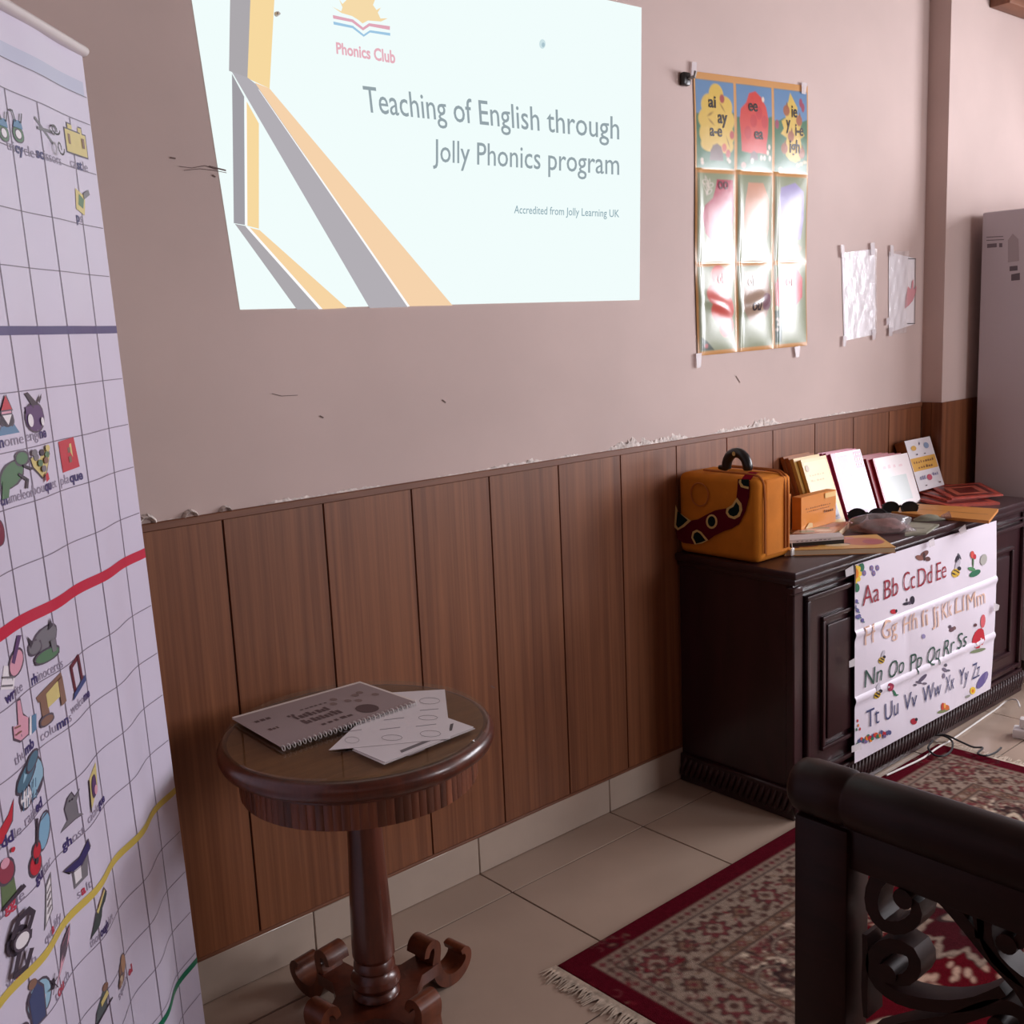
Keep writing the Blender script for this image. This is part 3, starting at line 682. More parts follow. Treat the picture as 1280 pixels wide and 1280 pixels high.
for y, w, c in ((412, .013, (74, 62, 116)), (690, .018, (196, 22, 62)), (985, .014, (206, 182, 84)), (1195, .013, (16, 116, 84))):
    z = buz(edge_x(y), y)[1]; bstrip([(-.85, z), (-.001, z)], w, c, 'colour_band', e=.0009, n=70)
z0_, z1_ = buz(edge_x(105), 105)[1], rows[0]
bstrip([(-.80, (z0_+z1_)/2), (-.012, (z0_+z1_)/2)], abs(z0_-z1_), (188, 190, 214), 'header_band', e=.0005, n=60)

ICON = {}
K, GY, WH = (62, 52, 66), (120, 116, 124), (236, 230, 236)
PK, BL, GN, RD, PU, YL, BR = (222, 160, 180), (92, 132, 168), (86, 124, 92), (196, 40, 60), (92, 62, 112), (214, 196, 128), (136, 100, 84)
ICON['scissors'] = [(GY, s) for s in stroke([(-.9, .6), (.35, -.35)], .16)+stroke([(-.8, .15), (.4, .2)], .16)]+[(K, s) for s in stroke(ell(.6, .35, .3, .22, 12)+[(.9, .35)], .1)+stroke(ell(.6, -.6, .22, .3, 12)+[(.82, -.6)], .1)]
ICON['tricycle'] = [(GN, ell(0, -.5, .55, .5)), (WH, ell(0, -.5, .3, .28)), (BL, [(-.5, -.1), (.5, -.1), (.4, .4), (-.3, .4)])]+[(K, s) for s in stroke([(-.2, .3), (-.4, .9), (-.7, .9)], .12)+stroke([(.3, .3), (.5, .9)], .12)]
ICON['castle'] = [(YL, [(-.9, -.6), (.9, -.6), (.9, .5), (.6, .5), (.6, .8), (.3, .8), (.3, .5), (-.2, .5), (-.2, .8), (-.6, .8), (-.6, .5), (-.9, .5)]), (GY, [(-.2, -.6), (.2, -.6), (.2, 0), (-.2, 0)]), (BR, [(-.7, -.2), (-.5, -.2), (-.5, .3), (-.7, .3)]), (BR, [(.5, -.2), (.7, -.2), (.7, .3), (.5, .3)])]
ICON['picture'] = [(YL, [(-.8, -.6), (.1, -.9), (.4, .3), (-.6, .7)]), (GN, [(-.5, -.3), (0, -.5), (.2, .1), (-.3, .4)]), (GY, [(.2, .1), (.9, .5), (.8, .8), (.2, .5)])]
ICON['gnome'] = [(BL, [(-.7, -.9), (.7, -.9), (.4, -.4), (-.4, -.4)]), (K, ell(0, -.2, .4, .35)), (PK, ell(0, .15, .32, .3)), (WH, [(-.3, .05), (.3, .05), (0, -.45)]), (RD, [(-.35, .3), (.35, .3), (.05, 1.0)])]
ICON['engine'] = [(PU, ell(0, -.25, .75, .65)), (K, [(-.6, .9), (-.35, .95), (.4, .3), (-.1, .2)]), (PU, [(-.7, .3), (.3, .3), (.5, .0), (-.7, .0)]), (WH, ell(-.45, -.35, .2, .3)), (WH, ell(.5, -.5, .14, .2)), (K, [(.3, .5), (.7, .8), (.65, .6), (.4, .35)])]
ICON['chameleon'] = [(GN, ell(-.15, -.05, .7, .42, rot=.5)), (GN, ell(.5, .5, .32, .25)), (GN, [(-.9, -.9), (-.5, -.9), (-.3, -.3), (-.7, -.2)])]+[(K, s) for s in stroke([(.2, -.1), (.6, -.4), (.5, -.7)], .12)+stroke([(.5, .2), (.9, 0)], .1)]
ICON['bouquet'] = [(YL, [(-.8, .3), (.7, .6), (.8, .2), (.2, -.6), (-.1, -.7), (-.7, -.1)])]+[(c, ell(x, y, .2, .16)) for x, y, c in ((-.4, .3, GY), (.1, .45, K), (.5, .3, GN), (-.2, 0, GN), (.3, .05, BR), (.0, -.3, GY), (.55, .6, YL), (-.6, .55, GY))]+[(RD, [(-.05, -.95), (.25, -.85), (.2, -.5), (-.05, -.6)])]
ICON['plaque'] = [(RD, [(-.8, -1.0), (.8, -.9), (.6, 1.0), (-.85, .9)]), (YL, [(-.3, -.7), (.3, -.65), (.28, .65), (-.3, .6)]), (BR, [(-.12, .1), (.12, .12), (.12, .45), (-.12, .43)]), (BR, [(-.12, -.5), (.12, -.48), (.12, -.1), (-.12, -.12)])]
ICON['write'] = [(WH, [(-1.0, -.6), (-.2, -.95), (.2, -.2), (-.6, .2)]), (PK, ell(.25, -.05, .55, .42, rot=.5)), (PU, [(-.1, .1), (.6, .95), (.85, .85), (.1, -.05)])]+[(GY, s) for s in stroke([(-.9, -.5), (-.3, -.75)], .07)+stroke([(-.8, -.2), (-.1, -.5)], .07)]
ICON['rhino'] = [(GY, ell(.1, .1, .75, .45, rot=.3)), (GY, ell(-.55, -.05, .36, .28)), (K, [(-.8, .0), (-.9, .6), (-.6, .2)]), (K, [(.3, .4), (.5, .9), (.6, .5)]), (GN, ell(.05, -.65, .7, .25)), (GY, [(.3, -.1), (.6, -.1), (.6, -.65), (.35, -.65)])]
ICON['thumb'] = [(PK, [(-.3, .0), (-.1, 1.0), (.15, .95), (.2, .2), (.6, -.1), (.4, -.8), (-.3, -.75), (-.75, -.4), (-.7, .1)]), (WH, [(.45, -.9), (.7, -.1), (.85, -.15), (.65, -.95)]), (BL, [(.65, -.95), (.85, -.15), (1.2, -.2), (1.05, -.9)])]+[(BR, s) for s in stroke([(-.6, -.0), (-.2, -.1)], .07)+stroke([(-.65, -.3), (-.2, -.35)], .07)]
ICON['columns'] = [(BR, [(-.9, .5), (.8, 1.0), (.85, .7), (-.8, .2)]), (BR, [(-.7, -.8), (-.2, -.9), (-.3, .4), (-.7, .3)]), (YL, [(-.3, -.3), (.5, -.1), (.5, .7), (-.3, .4)]), (BR, [(.5, -.6), (.85, -.5), (.8, .8), (.5, .7)]), (BR, ell(-.5, -.8, .4, .2))]
ICON['welcome'] = [(s_c, s) for s_c, s in [((96, 30, 50), s) for s in stroke([(-.4, -.6), (-.5, .8), (.4, 1.0), (.5, -.3)], .26)]]+[((56, 76, 130), [(-.8, -.95), (.9, -.55), (.9, -.2), (-.6, -.6)])]
ICON['rain'] = [((150, 190, 212), ell(.3, -.1, .8, .8)), (WH, ell(-.4, -.5, .4, .4)), ((80, 116, 138), ell(-.1, .3, .85, .36, rot=.35)), ((80, 116, 138), ell(.4, .6, .5, .25, rot=.3))]+[((70, 104, 136), s) for x in (-.6, -.3, 0, .3) for s in stroke([(x, -.1), (x-.1, -.4)], .07)+stroke([(x-.1, -.55), (x-.18, -.85)], .07)]
ICON['catalogue'] = [(YL, [(-.6, -1.0), (.5, -.3), (.7, 1.0), (-.4, .6)]), (PU, ell(.1, .0, .26, .5, rot=-.2)), (K, [(-.65, -1.05), (-.55, -1.0), (-.35, .62), (-.45, .6)]), (PK, ell(.2, -.25, .2, .25))]
ICON['ghost'] = [(GY, [(-.9, -.9), (-.3, -.5), (-.4, .2), (-.1, .7), (.2, .9), (.4, .5), (.9, .7), (.5, .1), (.5, -.6), (.9, -.9), (.2, -.8)]), (K, ell(0, .5, .07)), (K, ell(.2, .5, .07))]
ICON['puddle'] = [(RD, [(-.9, -.6), (.4, .3), (.9, .9), (.6, -.1), (-.2, -.9)])]
ICON['guitar'] = [((130, 176, 206), ell(.6, .2, .45, .7, rot=-.5)), (RD, ell(-.4, -.6, .42, .42)), (RD, ell(-.2, -.15, .3, .3)), (K, [(-.25, 0), (-.1, .0), (.25, 1.0), (.1, 1.05)]), (K, ell(-.35, -.5, .13))]
ICON['salt'] = [(GY, [(-.4, -.9), (.5, -.8), (.7, .3), (-.4, .2)]), (WH, [(-.3, -.7), (.1, -.65), (.15, .1), (-.3, .05)]), ((50, 42, 100), [(-.9, .4), (-.5, .1), (.1, .4), (.8, .9), (.9, .4), (.2, .0), (-.3, .0)])]
ICON['juggle'] = [((100, 120, 84), [(-.4, -.9), (.3, -.8), (.3, .0), (-.3, .0)]), ((150, 60, 80), ell(0, .35, .35, .45)), (PK, ell(0, .7, .2)), (RD, ell(-.5, .9, .1)), (RD, ell(.4, 1.0, .1)), (K, [(-.5, -1.0), (.7, -.8), (.6, -.6), (-.4, -.85)])]
ICON['scroll'] = [(GY, [(-.7, -.9), (.2, -.6), (.5, .9), (-.1, .7)]), (WH, [(-.55, -.75), (.1, -.5), (.35, .75), (-.05, .6)])]+[(GY, s) for y in (.35, .1, -.15, -.4) for s in stroke([(-.2+y*.3, y), (.15+y*.3, y+.12)], .07)]
ICON['road'] = [((60, 72, 74), [(-.9, -.9), (-.2, -.7), (.9, .4), (.6, .9), (-.3, .1)]), (YL, [(-.3, .2), (.6, .9), (.7, .7), (-.2, .0)]), (BR, [(-.1, .45), (.65, 1.0), (.62, .85), (-.2, .25)])]
ICON['watch'] = [(K, s) for s in stroke(ell(.0, .15, .45, .4, 12)+[(.45, .15)], .2)+stroke([(.4, .3), (.7, .7), (.5, 1.0), (.0, .95), (-.3, .5)], .22)+stroke([(-.2, -.3), (-.5, -.9), (.0, -.95), (.3, -.5)], .22)]+[(WH, ell(0, .15, .3, .27))]
ICON['hand'] = [(PK, [(-.9, -.7), (-.3, -.2), (.1, .5), (.9, .9), (.8, .4), (.4, .0), (.0, -.3)]), ((178, 112, 132), [(.1, .5), (.9, .9), (.85, .8), (.2, .35)])]
ICON['spider'] = [(K, ell(0, 0, .35, .45))]+[(K, s) for k in range(6) for s in stroke([(0, 0), (math.cos(k*1.05)*.9, math.sin(k*1.05)*.9)], .12)]
ICON['squirrel'] = [(BR, ell(.1, -.1, .5, .7)), ((176, 130, 96), ell(.45, .25, .4, .6)), ((206, 180, 150), ell(-.3, -.4, .35, .3)), (BR, [(-.7, -.7), (-.3, -.5), (-.4, -.2), (-.8, -.3)])]
ICON['person'] = [((150, 190, 212), ell(.3, .0, .6, .7)), ((60, 72, 116), [(-.2, -.9), (.4, -.9), (.5, .3), (.2, .8), (-.2, .3)]), (BR, ell(.05, .85, .2)), (K, ell(-.7, -.7, .28, .35))]
ICON['skier'] = [((84, 92, 96), [(-.6, -.9), (.2, -.5), (.5, .5), (.1, .6), (-.4, -.1)]), (BR, ell(.35, .75, .22)), (YL, [(-.1, -.1), (.5, .2), (.4, .5), (-.1, .2)]), (K, [(-.9, -.9), (.7, -.2), (.75, -.3), (-.8, -1.0)])]
ICON['plum'] = [((120, 30, 60), ell(0, 0, .6, .9))]
ICONS = [('tricycle', 22, 158, .022), ('tricycle', 3, 156, .022), ('scissors', 58, 168, .030), ('castle', 95, 178, .032), ('picture', 103, 251, .026), ('gnome', 8, 520, .029), ('engine', 41, 515, .032), ('chameleon', 18, 591, .036), ('bouquet', 50, 578, .032), ('plaque', 87, 568, .026), ('plum', 0, 666, .02),
         ('write', 15, 830, .036), ('rhino', 54, 802, .034), ('thumb', 26, 902, .032), ('columns', 64, 874, .032), ('welcome', 95, 847, .030), ('rain', 35, 975, .036), ('catalogue', 115, 984, .032), ('ghost', 87, 1011, .026), ('puddle', 2, 1032, .026), ('guitar', 46, 1055, .036), ('salt', 97, 1084, .032),
         ('juggle', 9, 1100, .036), ('scroll', 60, 1124, .036), ('road', 121, 1139, .030), ('watch', 22, 1180, .038), ('hand', 79, 1197, .034), ('spider', 62, 1230, .015), ('squirrel', 151, 1215, .026), ('person', 41, 1255, .036), ('skier', 126, 1255, .030)]
for nm, px, py, s in ICONS:
    u, z = buz(px, py); m = MB()
    for k, (c, P) in enumerate(ICON[nm]):
        ca, cb_ = sum(a for a, b in P)/len(P), sum(b for a, b in P)/len(P); big = max(abs(a-ca) for a, b in P) > .24 and len(P) != 4
        if big: m.add([bpt(u+(a+(.07 if a > ca else -.07))*s*1.3, z+(b+(.07 if b > cb_ else -.07))*s, .0006+.0004*k) for a, b in P], [list(range(len(P)))], False, (84, 72, 88))
        m.add([bpt(u+a*s*1.3, z+b*s, .0009+.0004*k) for a, b in P], [list(range(len(P)))], False, c)
    m.build('printed_picture', 'vinyl', bs)
DK, LT, RW = (58, 46, 108), (152, 142, 164), (190, 60, 84)
WORDS = [('tri|cy|cle', 26, 187), ('|sc|issors', 61, 197), ('ca|st|le', 99, 207), ('|p|s', 100, 273), ('|gn|ome', 12, 552), ('engi|ne|', 44, 544), ('|ch|ameleon', 22, 621), ('bou|qu|et', 55, 609), ('pla|que|', 90, 598), ('|wr|ite', 17, 866), ('|rh|inoceros', 59, 840), ('thu|mb|', 30, 940), ('colu|mn|s', 70, 909), ('welco|me|', 100, 877),
         ('rain|ed|', 41, 1015), ('catalo|gue|', 120, 1011), ('|gh|ost', 92, 1047), ('pu|dd|le', 6, 1052), ('|gu|itar', 54, 1087), ('s|a|lt', 104, 1112), ('ju|gg|le', 13, 1132), ('qu|a|lify', 66, 1160), ('thor|ough|fare', 126, 1162), ('w|a|tch', 27, 1215), ('t|ou|ch', 77, 1232), ('squirr|el|', 157, 1228)]
for wtxt, px, py in WORDS:
    u, z = buz(px, py); segs = wtxt.split('|'); full = ''.join(segs); h = .0150
    widths = [(text(s_, .02)[0][:, 0].max()) if s_ else 0 for s_ in segs]; sc = h/CAPH; gap = .05
    tot = sum(w for w in widths)*sc+gap*sc*2; fit = min(1.25, .088/tot); u0 = u-tot*fit/2
    for k, s_ in enumerate(segs):
        if not s_: continue
        vs, fs = text(s_, .03 if k == 1 else 0.0); m = MB()
        m.add([bpt(u0+x_*sc*fit, z-h*.4+y_*sc, .0008) for x_, y_ in vs], fs, False, (RW if len(s_) < 3 and py > 1100 and k == 1 else DK) if k == 1 else LT)
        m.build('lettering', 'vinyl', bs); u0 += (widths[k]+gap)*sc*fit

# ------------------------------------------------------------------ round pedestal table
TC = (1.118, -0.358, 0.0)
tb = thing('round_side_table', 'round dark wooden pedestal table with glass top and scrolled feet', 'table', TC)
m = MB(); m.lathe([(0, .64), (.258, .64), (.258, .648), (.271, .650), (.281, .656), (.2855, .666), (.2855, .676), (.281, .685), (.274, .690), (.268, .691), (0, .691)], TC, 96); m.build('table_top', 'table_wood', tb)
m = MB(); m.lathe([(0, .690), (.262, .690), (.264, .6911), (.262, .6914), (0, .6914)], TC, 96); m.build('top_veneer', 'inlay', tb)
m = MB(); m.lathe([(0, .6918), (.270, .6918), (.2735, .693), (.274, .697), (.272, .6995), (0, .6995)], TC, 96); m.build('glass_top', 'glass', tb)
ZT = .6995
m = MB(); m.lathe([(0, .585), (.243, .585), (.243, .64), (0, .64)], TC, 64); m.build('apron', 'table_wood', tb)
NS = 92; am = {}
for k in range(NS):
    a = 2*PI*k/NS; v = k % 3
    if v not in am:
        w = .0171/2; d = (.0055, .005, .0052)[v]
        mb = MB(); Q = [(.242, -w), (.242+d*.8, -w), (.242+d, -w*.8), (.242+d, w*.8), (.242+d*.8, w), (.242, w)]
        mb.add([(a_, b_, .583) for a_, b_ in Q]+[(a_, b_, .641) for a_, b_ in Q], [(0, 1, 7, 6), (1, 2, 8, 7), (2, 3, 9, 8), (3, 4, 10, 9), (4, 5, 11, 10), (5, 4, 3, 2, 1, 0)]); am[v] = mb.mesh('apron_strip')
    o = link('apron_strip', am[v], 'veneer', tb); o.matrix_parent_inverse = Matrix.Identity(4); o.rotation_euler = (0, 0, a)
flute = lambda r, z, a: r*(1-.035*abs(math.sin(4*a))) if .17 < z < .54 else r
m = MB(); m.lathe([(.030, .576), (.0365, .57), (.0365, .54), (.0375, .48), (.0400, .40), (.0440, .30), (.0465, .22), (.0470, .178), (.044, .176), (.040, .168), (.044, .160), (.0455, .150), (.040, .142), (.043, .134), (.052, .128), (.055, .116), (.050, .106), (.044, .100), (.050, .094), (.052, .086), (.045, .078)], TC, 48, flute); m.build('pedestal_column', 'table_wood', tb)
A0 = math.radians(8)
P = []
for k in range(4):
    a = A0+k*PI/2
    for da, r in ((-.20, .165), (.20, .165)): P.append((r*math.cos(a+da), r*math.sin(a+da)))
    for t in (.2, .35, .5, .65, .8):
        aa = a+PI/2*t; rr = .088+.05*abs(2*t-1)**1.5; P.append((rr*math.cos(aa), rr*math.sin(aa)))
m = MB(); m.prism(P, lambda a, b, t: (TC[0]+a, TC[1]+b, t), .052, .080); solid(m, 'base_plate', 'table_wood', tb)
path = [(.128, .118), (.136, .136), (.150, .142), (.162, .134), (.163, .116), (.158, .095), (.160, .070), (.172, .046), (.192, .030), (.216, .026), (.240, .032), (.258, .048), (.262, .066), (.252, .078), (.240, .076)]
thick = [.014, .018, .019, .020, .021, .024, .028, .030, .030, .028, .025, .021, .019, .018, .013]
def ribbon_outline(path, thick):
    Lp, Rp = [], []
    for i, (a, b) in enumerate(path):
        p, q = path[max(0, i-1)], path[min(len(path)-1, i+1)]; L = math.hypot(q[0]-p[0], q[1]-p[1]) or 1; nx, ny = -(q[1]-p[1])/L, (q[0]-p[0])/L
        Lp.append((a+nx*thick[i]/2, b+ny*thick[i]/2)); Rp.append((a-nx*thick[i]/2, b-ny*thick[i]/2))
    return Lp, Rp
def smooth(pts, n=3):
    P = [np.array(p, float) for p in pts]; out = []
    for i in range(len(P)-1):
        p0, p1, p2, p3 = P[max(0, i-1)], P[i], P[i+1], P[min(len(P)-1, i+2)]
        for k in range(n):
            t = k/n; out.append(tuple(.5*((2*p1)+(-p0+p2)*t+(2*p0-5*p1+4*p2-p3)*t*t+(-p0+3*p1-3*p2+p3)*t**3)))
    out.append(tuple(P[-1])); return out
def ribbon(mb, path, thick, fn, t0, t1):
    """band of varying thickness in a plane, extruded between t0 and t1"""
    Lp, Rp = ribbon_outline(path, thick); n = len(path); vs = []
    for t in (t0, t1): vs += [fn(a, b, t) for a, b in Lp]+[fn(a, b, t) for a, b in Rp]
    fs = []; o = 2*n
    for i in range(n-1):
        fs += [(i, i+1, n+i+1, n+i), (o+i, o+n+i, o+n+i+1, o+i+1), (i, o+i, o+i+1, i+1), (n+i, n+i+1, o+n+i+1, o+n+i)]
    fs += [(0, n, o+n, o), (n-1, o+n-1, o+2*n-1, 2*n-1)]
    mb.add(vs, fs)
pt = smooth([(a, b, c) for (a, b), c in zip(path, thick)], 3)
lowest = min(b-c/2 for a, b, c in pt)
mb = MB(); ribbon(mb, [(a, b-lowest+.0) for a, b, c in pt], [c for a, b, c in pt], lambda a, b, t: (a, t, b), -.029, .029); lm = mb.mesh('scroll_foot'); recalc(lm)
for k in range(4):
    o = link('scroll_foot', lm, 'scroll_wood', tb); o.matrix_parent_inverse = Matrix.Identity(4); o.rotation_euler = (0, 0, A0+k*PI/2)

# spiral notebook and loose sheets on the glass
def flat_sheet(pts, z0, t):
    m = MB(); P = [on(a, b, 2, z0) for a, b in pts]; n = len(P)
    m.add([(p[0], p[1], z0) for p in P]+[(p[0], p[1], z0+t) for p in P], [list(range(n)), list(range(n, 2*n))]+[(i, (i+1) % n, n+(i+1) % n, n+i) for i in range(n)]); return m, P
nb_q = [(290, 899), (450, 854), (520, 878), (352, 935)]
stk = [((440, 938), (560, 899), (594, 911), (480, 956)), ((441, 936), (558, 897), (592, 909), (481, 953))]
zc = ZT+.0002
for i, (q, lab) in enumerate(zip(stk, ('lowest loose printed sheet sticking out under the others on the glass table', 'white worksheet with a dark print mark, under the top sheet on the table'))):
    m, P = flat_sheet(q, zc, .0007); t = thing('printed_sheet', lab, 'paper', (float(P[0][0]), float(P[0][1]), zc), 'loose sheets on the round table'); solid(m, 'page', 'paper' if i else 'paper_grey', t)
    if i:
        d = MB()
        for pts, c in (([(500, 938), (540, 922), (541, 925), (502, 941)], (120, 114, 116)), ([(563, 905), (567, 904), (565, 913), (561, 914)], (96, 90, 92)), ([(510, 944), (530, 936), (531, 937), (511, 945)], (150, 144, 146))):
            d = MB(); d.add([(p[0], p[1], zc+.0010) for p in [on(a, b, 2, zc+.001) for a, b in pts]], [(0, 1, 2, 3)], False, c); d.build('print_mark', 'print_paper', t)
    zc += .0011
m, P = flat_sheet([(489, 866), (556, 862), (563, 923.5), (411, 938)], zc, .0007); t = thing('printed_sheet', 'topmost white worksheet with rows of faint drawings beside the spiral notebook', 'paper', (float(P[3][0]), float(P[3][1]), zc), 'loose sheets on the round table'); solid(m, 'page', 'paper', t)
d = MB()
def tdec(pts, c, z): d.add([(p[0], p[1], z) for p in [on(a, b, 2, z) for a, b in pts]], [list(range(len(pts)))], False, c)
for px, py, rx, ry in ((440, 925, 9, 4), (490, 922, 13, 3.5), (538, 917, 13, 4), (537, 876, 13, 4), (535, 897, 12, 3)):
    d = MB()
    for s in stroke(ell(px, py, rx, ry, 12)+[(px+rx, py)], .45): tdec(s, (150, 144, 148), zc+.0010)
    d.build('line_drawing', 'print_paper', t)
for a, b, c_, e_ in ((430, 915, 452, 912), (475, 912, 500, 909), (520, 908, 545, 905), (480, 900, 505, 897), (525, 888, 548, 886), (430, 906, 456, 903)):
    d = MB(); tdec(stroke([(a, b), (c_, e_)], .7)[0], (150, 144, 150), zc+.0010); d.build('print_mark', 'print_paper', t)
zc += .0011
m, P = flat_sheet(nb_q, zc+.0003, .0045); t = thing('spiral_notebook', 'grey spiral-bound workbook lying on the glass table', 'notebook', (float(P[3][0]), float(P[3][1]), zc)); solid(m, 'page_block', 'pages_white', t)
m, P2 = flat_sheet(nb_q, zc+.0050, .0008); plain('cover_grey', (158, 142, 142), rough=.6); solid(m, 'cover', 'cover_grey', t)
d = MB(); zz = zc+.0062
def nbp(a, b): # a along the spiral 0..1, b away from it 0..1
    q = [np.array(p) for p in (P2[3], P2[2], P2[0], P2[1])]; r = (q[0]*(1-a)+q[1]*a)*(1-b)+(q[2]*(1-a)+q[3]*a)*b; return (r[0], r[1], zz)
C2 = (98, 80, 80)
for a0, a1, b0, hb, nn, sd in ((.30, .56, .50, .13, 8, 1), (.30, .58, .33, .13, 9, 2), (.28, .34, .62, .06, 2, 3), (.36, .60, .18, .07, 5, 4), (.08, .20, .72, .06, 3, 5), (.08, .16, .44, .06, 3, 6), (.40, .62, .70, .04, 6, 7)):
    rq = random.Random(sd); d = MB(); st = (a1-a0)/nn
    for k in range(nn):
        x0 = a0+st*k; w_ = st*rq.uniform(.5, .85); h1 = hb*rq.uniform(.6, 1); d.add([nbp(x0, b0), nbp(x0+w_, b0), nbp(x0+w_, b0+h1), nbp(x0, b0+h1)], [(0, 1, 2, 3)], False, C2)
    o = d.build('cover_print', 'print_paper', t); o['kind'] = 'stuff'
d = MB()
for r_, c_ in ((.14, C2),): d.add([nbp(.72+.07*math.cos(k*PI/8), .24+r_*math.sin(k*PI/8)) for k in range(16)], [list(range(16))], False, c_)
d.build('cover_emblem', 'print_paper', t)
for k in range(7):
    d = MB(); a = .62+.05*k; d.add([nbp(a+.02*math.cos(j*PI/4)*1.2, .62+.12*math.sin(k*1.7)+.05*math.sin(j*PI/4)) for j in range(8)], [list(range(8))], False, (134, 114, 110))
    d.build('cover_motif', 'print_paper', t)
for k in range(28):
    a = .012+.976*k/27; c = np.array(nbp(a, .0)); ax = np.array(nbp(1, 0))-np.array(nbp(0, 0)); ax /= np.linalg.norm(ax); side = np.cross([0, 0, 1.0], ax)
    m = MB(); m.tube([tuple(c+side*(.006*math.cos(q))+np.array([0, 0, -.0025])+np.array([0, 0, 1.0])*(.0056*math.sin(q))) for q in np.linspace(0, 2*PI, 11)[:-1]], .0011, 5, closed=True); m.build('spiral_ring', 'white_plastic', t)

# ------------------------------------------------------------------ dark sideboard
CX0, CX1, CY, CH = 2.555, 4.095, -0.45, 0.77
cb = thing('sideboard', 'dark mahogany sideboard with moulded door panels and carved base under the books', 'cabinet', ((CX0+CX1)/2, CY/2, 0))
m = MB(); m.box(CX0+.012, CX1-.012, CY+.012, -.014, .03, CH-.03); m.build('body', 'mahogany', cb)
m = MB(); m.bbox(CX0-.012, CX1+.006, CY-.014, -.014, CH-.024, CH, .005, 2); m.bbox(CX0-.003, CX1+.003, CY-.006, -.014, CH-.044, CH-.024, .006, 2); top = m.build('top', 'mahogany', cb)
m = MB(); m.bbox(CX0-.003, CX1+.003, CY-.004, -.014, .0, .095, .004, 1); m.build('plinth', 'mahogany', cb)
# two doors, each with a frame, moulding lines and raised panel
xm = (CX0+CX1)/2
for x0, x1 in ((CX0+.055, xm-.006), (xm+.006, CX1-.035)):
    m = MB(); y = CY+.012
    m.box(x0, x1, y-.010, y, .115, CH-.085); dr = sub(m.build('door', 'mahogany', cb))
    def frame(mb, a0, a1, b0, b1, w, ya, yb):
        for (p, q, r, s) in ((a0, a1, b0, b0+w), (a0, a1, b1-w, b1), (a0, a0+w, b0+w, b1-w), (a1-w, a1, b0+w, b1-w)): mb.bbox(p, q, ya, yb, r, s, .0035, 2)
    m = MB(); frame(m, x0, x1, .115, CH-.085, .016, y-.024, y-.008); m.build('moulding', 'mahogany', dr)
    m = MB(); frame(m, x0+.085, x1-.085, .18, CH-.165, .014, y-.022, y-.008); m.build('moulding', 'mahogany', dr)
    m = MB(); m.bbox(x0+.115, x1-.115, y-.019, y-.006, .21, CH-.195, .006, 2); m.build('raised_panel', 'mahogany', dr)
m = MB()
m.bbox(CX0-.001, CX1+.001, CY-.002, CY+.02, CH-.075, CH-.068, .002, 1); m.build('frieze_bead', 'mahogany', cb)
for x0, x1 in ((CX0, CX0+.048), (CX1-.03, CX1)):
    MB().bbox(x0, x1, CY, CY+.03, .095, CH-.05, .004, 1).build('stile', 'mahogany', cb)
plain('carved_dark', (50, 26, 28), rough=.38, spec=.5)
def lobes(x0, y0, x1, y1, n, out):
    m = MB(); d = Vector((x1-x0, y1-y0, 0)); L = d.length/n; d.normalize(); o = Vector(out)
    for k in range(n):
        c = Vector((x0, y0, .052))+d*(L*(k+.5)); vs = []; fs = []
        for a in range(6):
            th = PI*a/5; z = -math.cos(th)*.034; r = math.sin(th)
            for b in range(5):
                ph = PI*b/4; vs.append(c+d*(math.cos(ph)*r*L*.5+z*.35)+o*(math.sin(ph)*r*.010)+Vector((0, 0, z)))
        for a in range(5):
            for b in range(4): fs.append((a*5+b, a*5+b+1, a*5+b+6, a*5+b+5))
        m.add(vs, fs, True)
    return m
m = lobes(CX0, CY-.005, CX1, CY-.005, 74, (0, -1, 0)); m.build('carved_moulding', 'carved_dark', cb)
m = lobes(CX0-.004, -.02, CX0-.004, CY-.005, 20, (-1, 0, 0)); m.build('carved_moulding', 'carved_dark', cb)

# alphabet poster taped to the sideboard
AX0, AX1 = 2.845, 3.79; YA = CY-.018
def apt(u, v, e=0.0):
    x = AX0+(AX1-AX0)*u+.018*math.sin(v*PI)*u-.0*v+.012*v*(1-u); z = (.740-.008*u)*(1-v)+(.094)*v
    i, j = min(2, int(u*3)), min(2, int(v*3)); a, b = u*3-i, v*3-j
    return (x, YA-.002-.009*math.sin(PI*a)*math.sin(PI*b)*(.5, 1.0, .6)[j]-.006*math.exp(-((b-.04)/.06)**2)*(j > 0)-e, z)
al = thing('alphabet_poster', 'white folded alphabet poster taped to the front of the sideboard', 'poster', ((AX0+AX1)/2, YA, .094))
plain('poster_white', (224, 216, 228), rough=.45, spec=.45)
MB().grid(60, 132, lambda u, v: apt(u, v), True, True).build('poster_sheet', 'poster_white', al)
def au(x, y):   # point of the poster front, read off the photograph, to sheet coordinates
    q = on(1050+x/4.13, 640+y/4.13, 1, YA-.008); v = (.738-q[2])/(.738-.094); v = min(.998, max(.002, v))
    u = (q[0]-AX0-.012*v)/(AX1-AX0+.018*math.sin(v*PI)-.012*v); return min(.998, max(.002, u)), v
def arow(words, h_, col):
    for w_, (xa, ya), (xb, yb) in words:
        vs, fs = fine(*text(w_, -.006)); m = MB(); x0, x1 = vs[:, 0].min(), vs[:, 0].max(); (ua, va), (ub, vb) = au(xa, ya), au(xb, yb); va = vb = (va+vb)/2
        m.add([apt(ua+(ub-ua)*(x-x0)/(x1-x0), va+(vb-va)*(x-x0)/(x1-x0)-y/CAPH*h_, .0030) for x, y in vs], fs, False, col); m.build('lettering', 'print_paper', al)
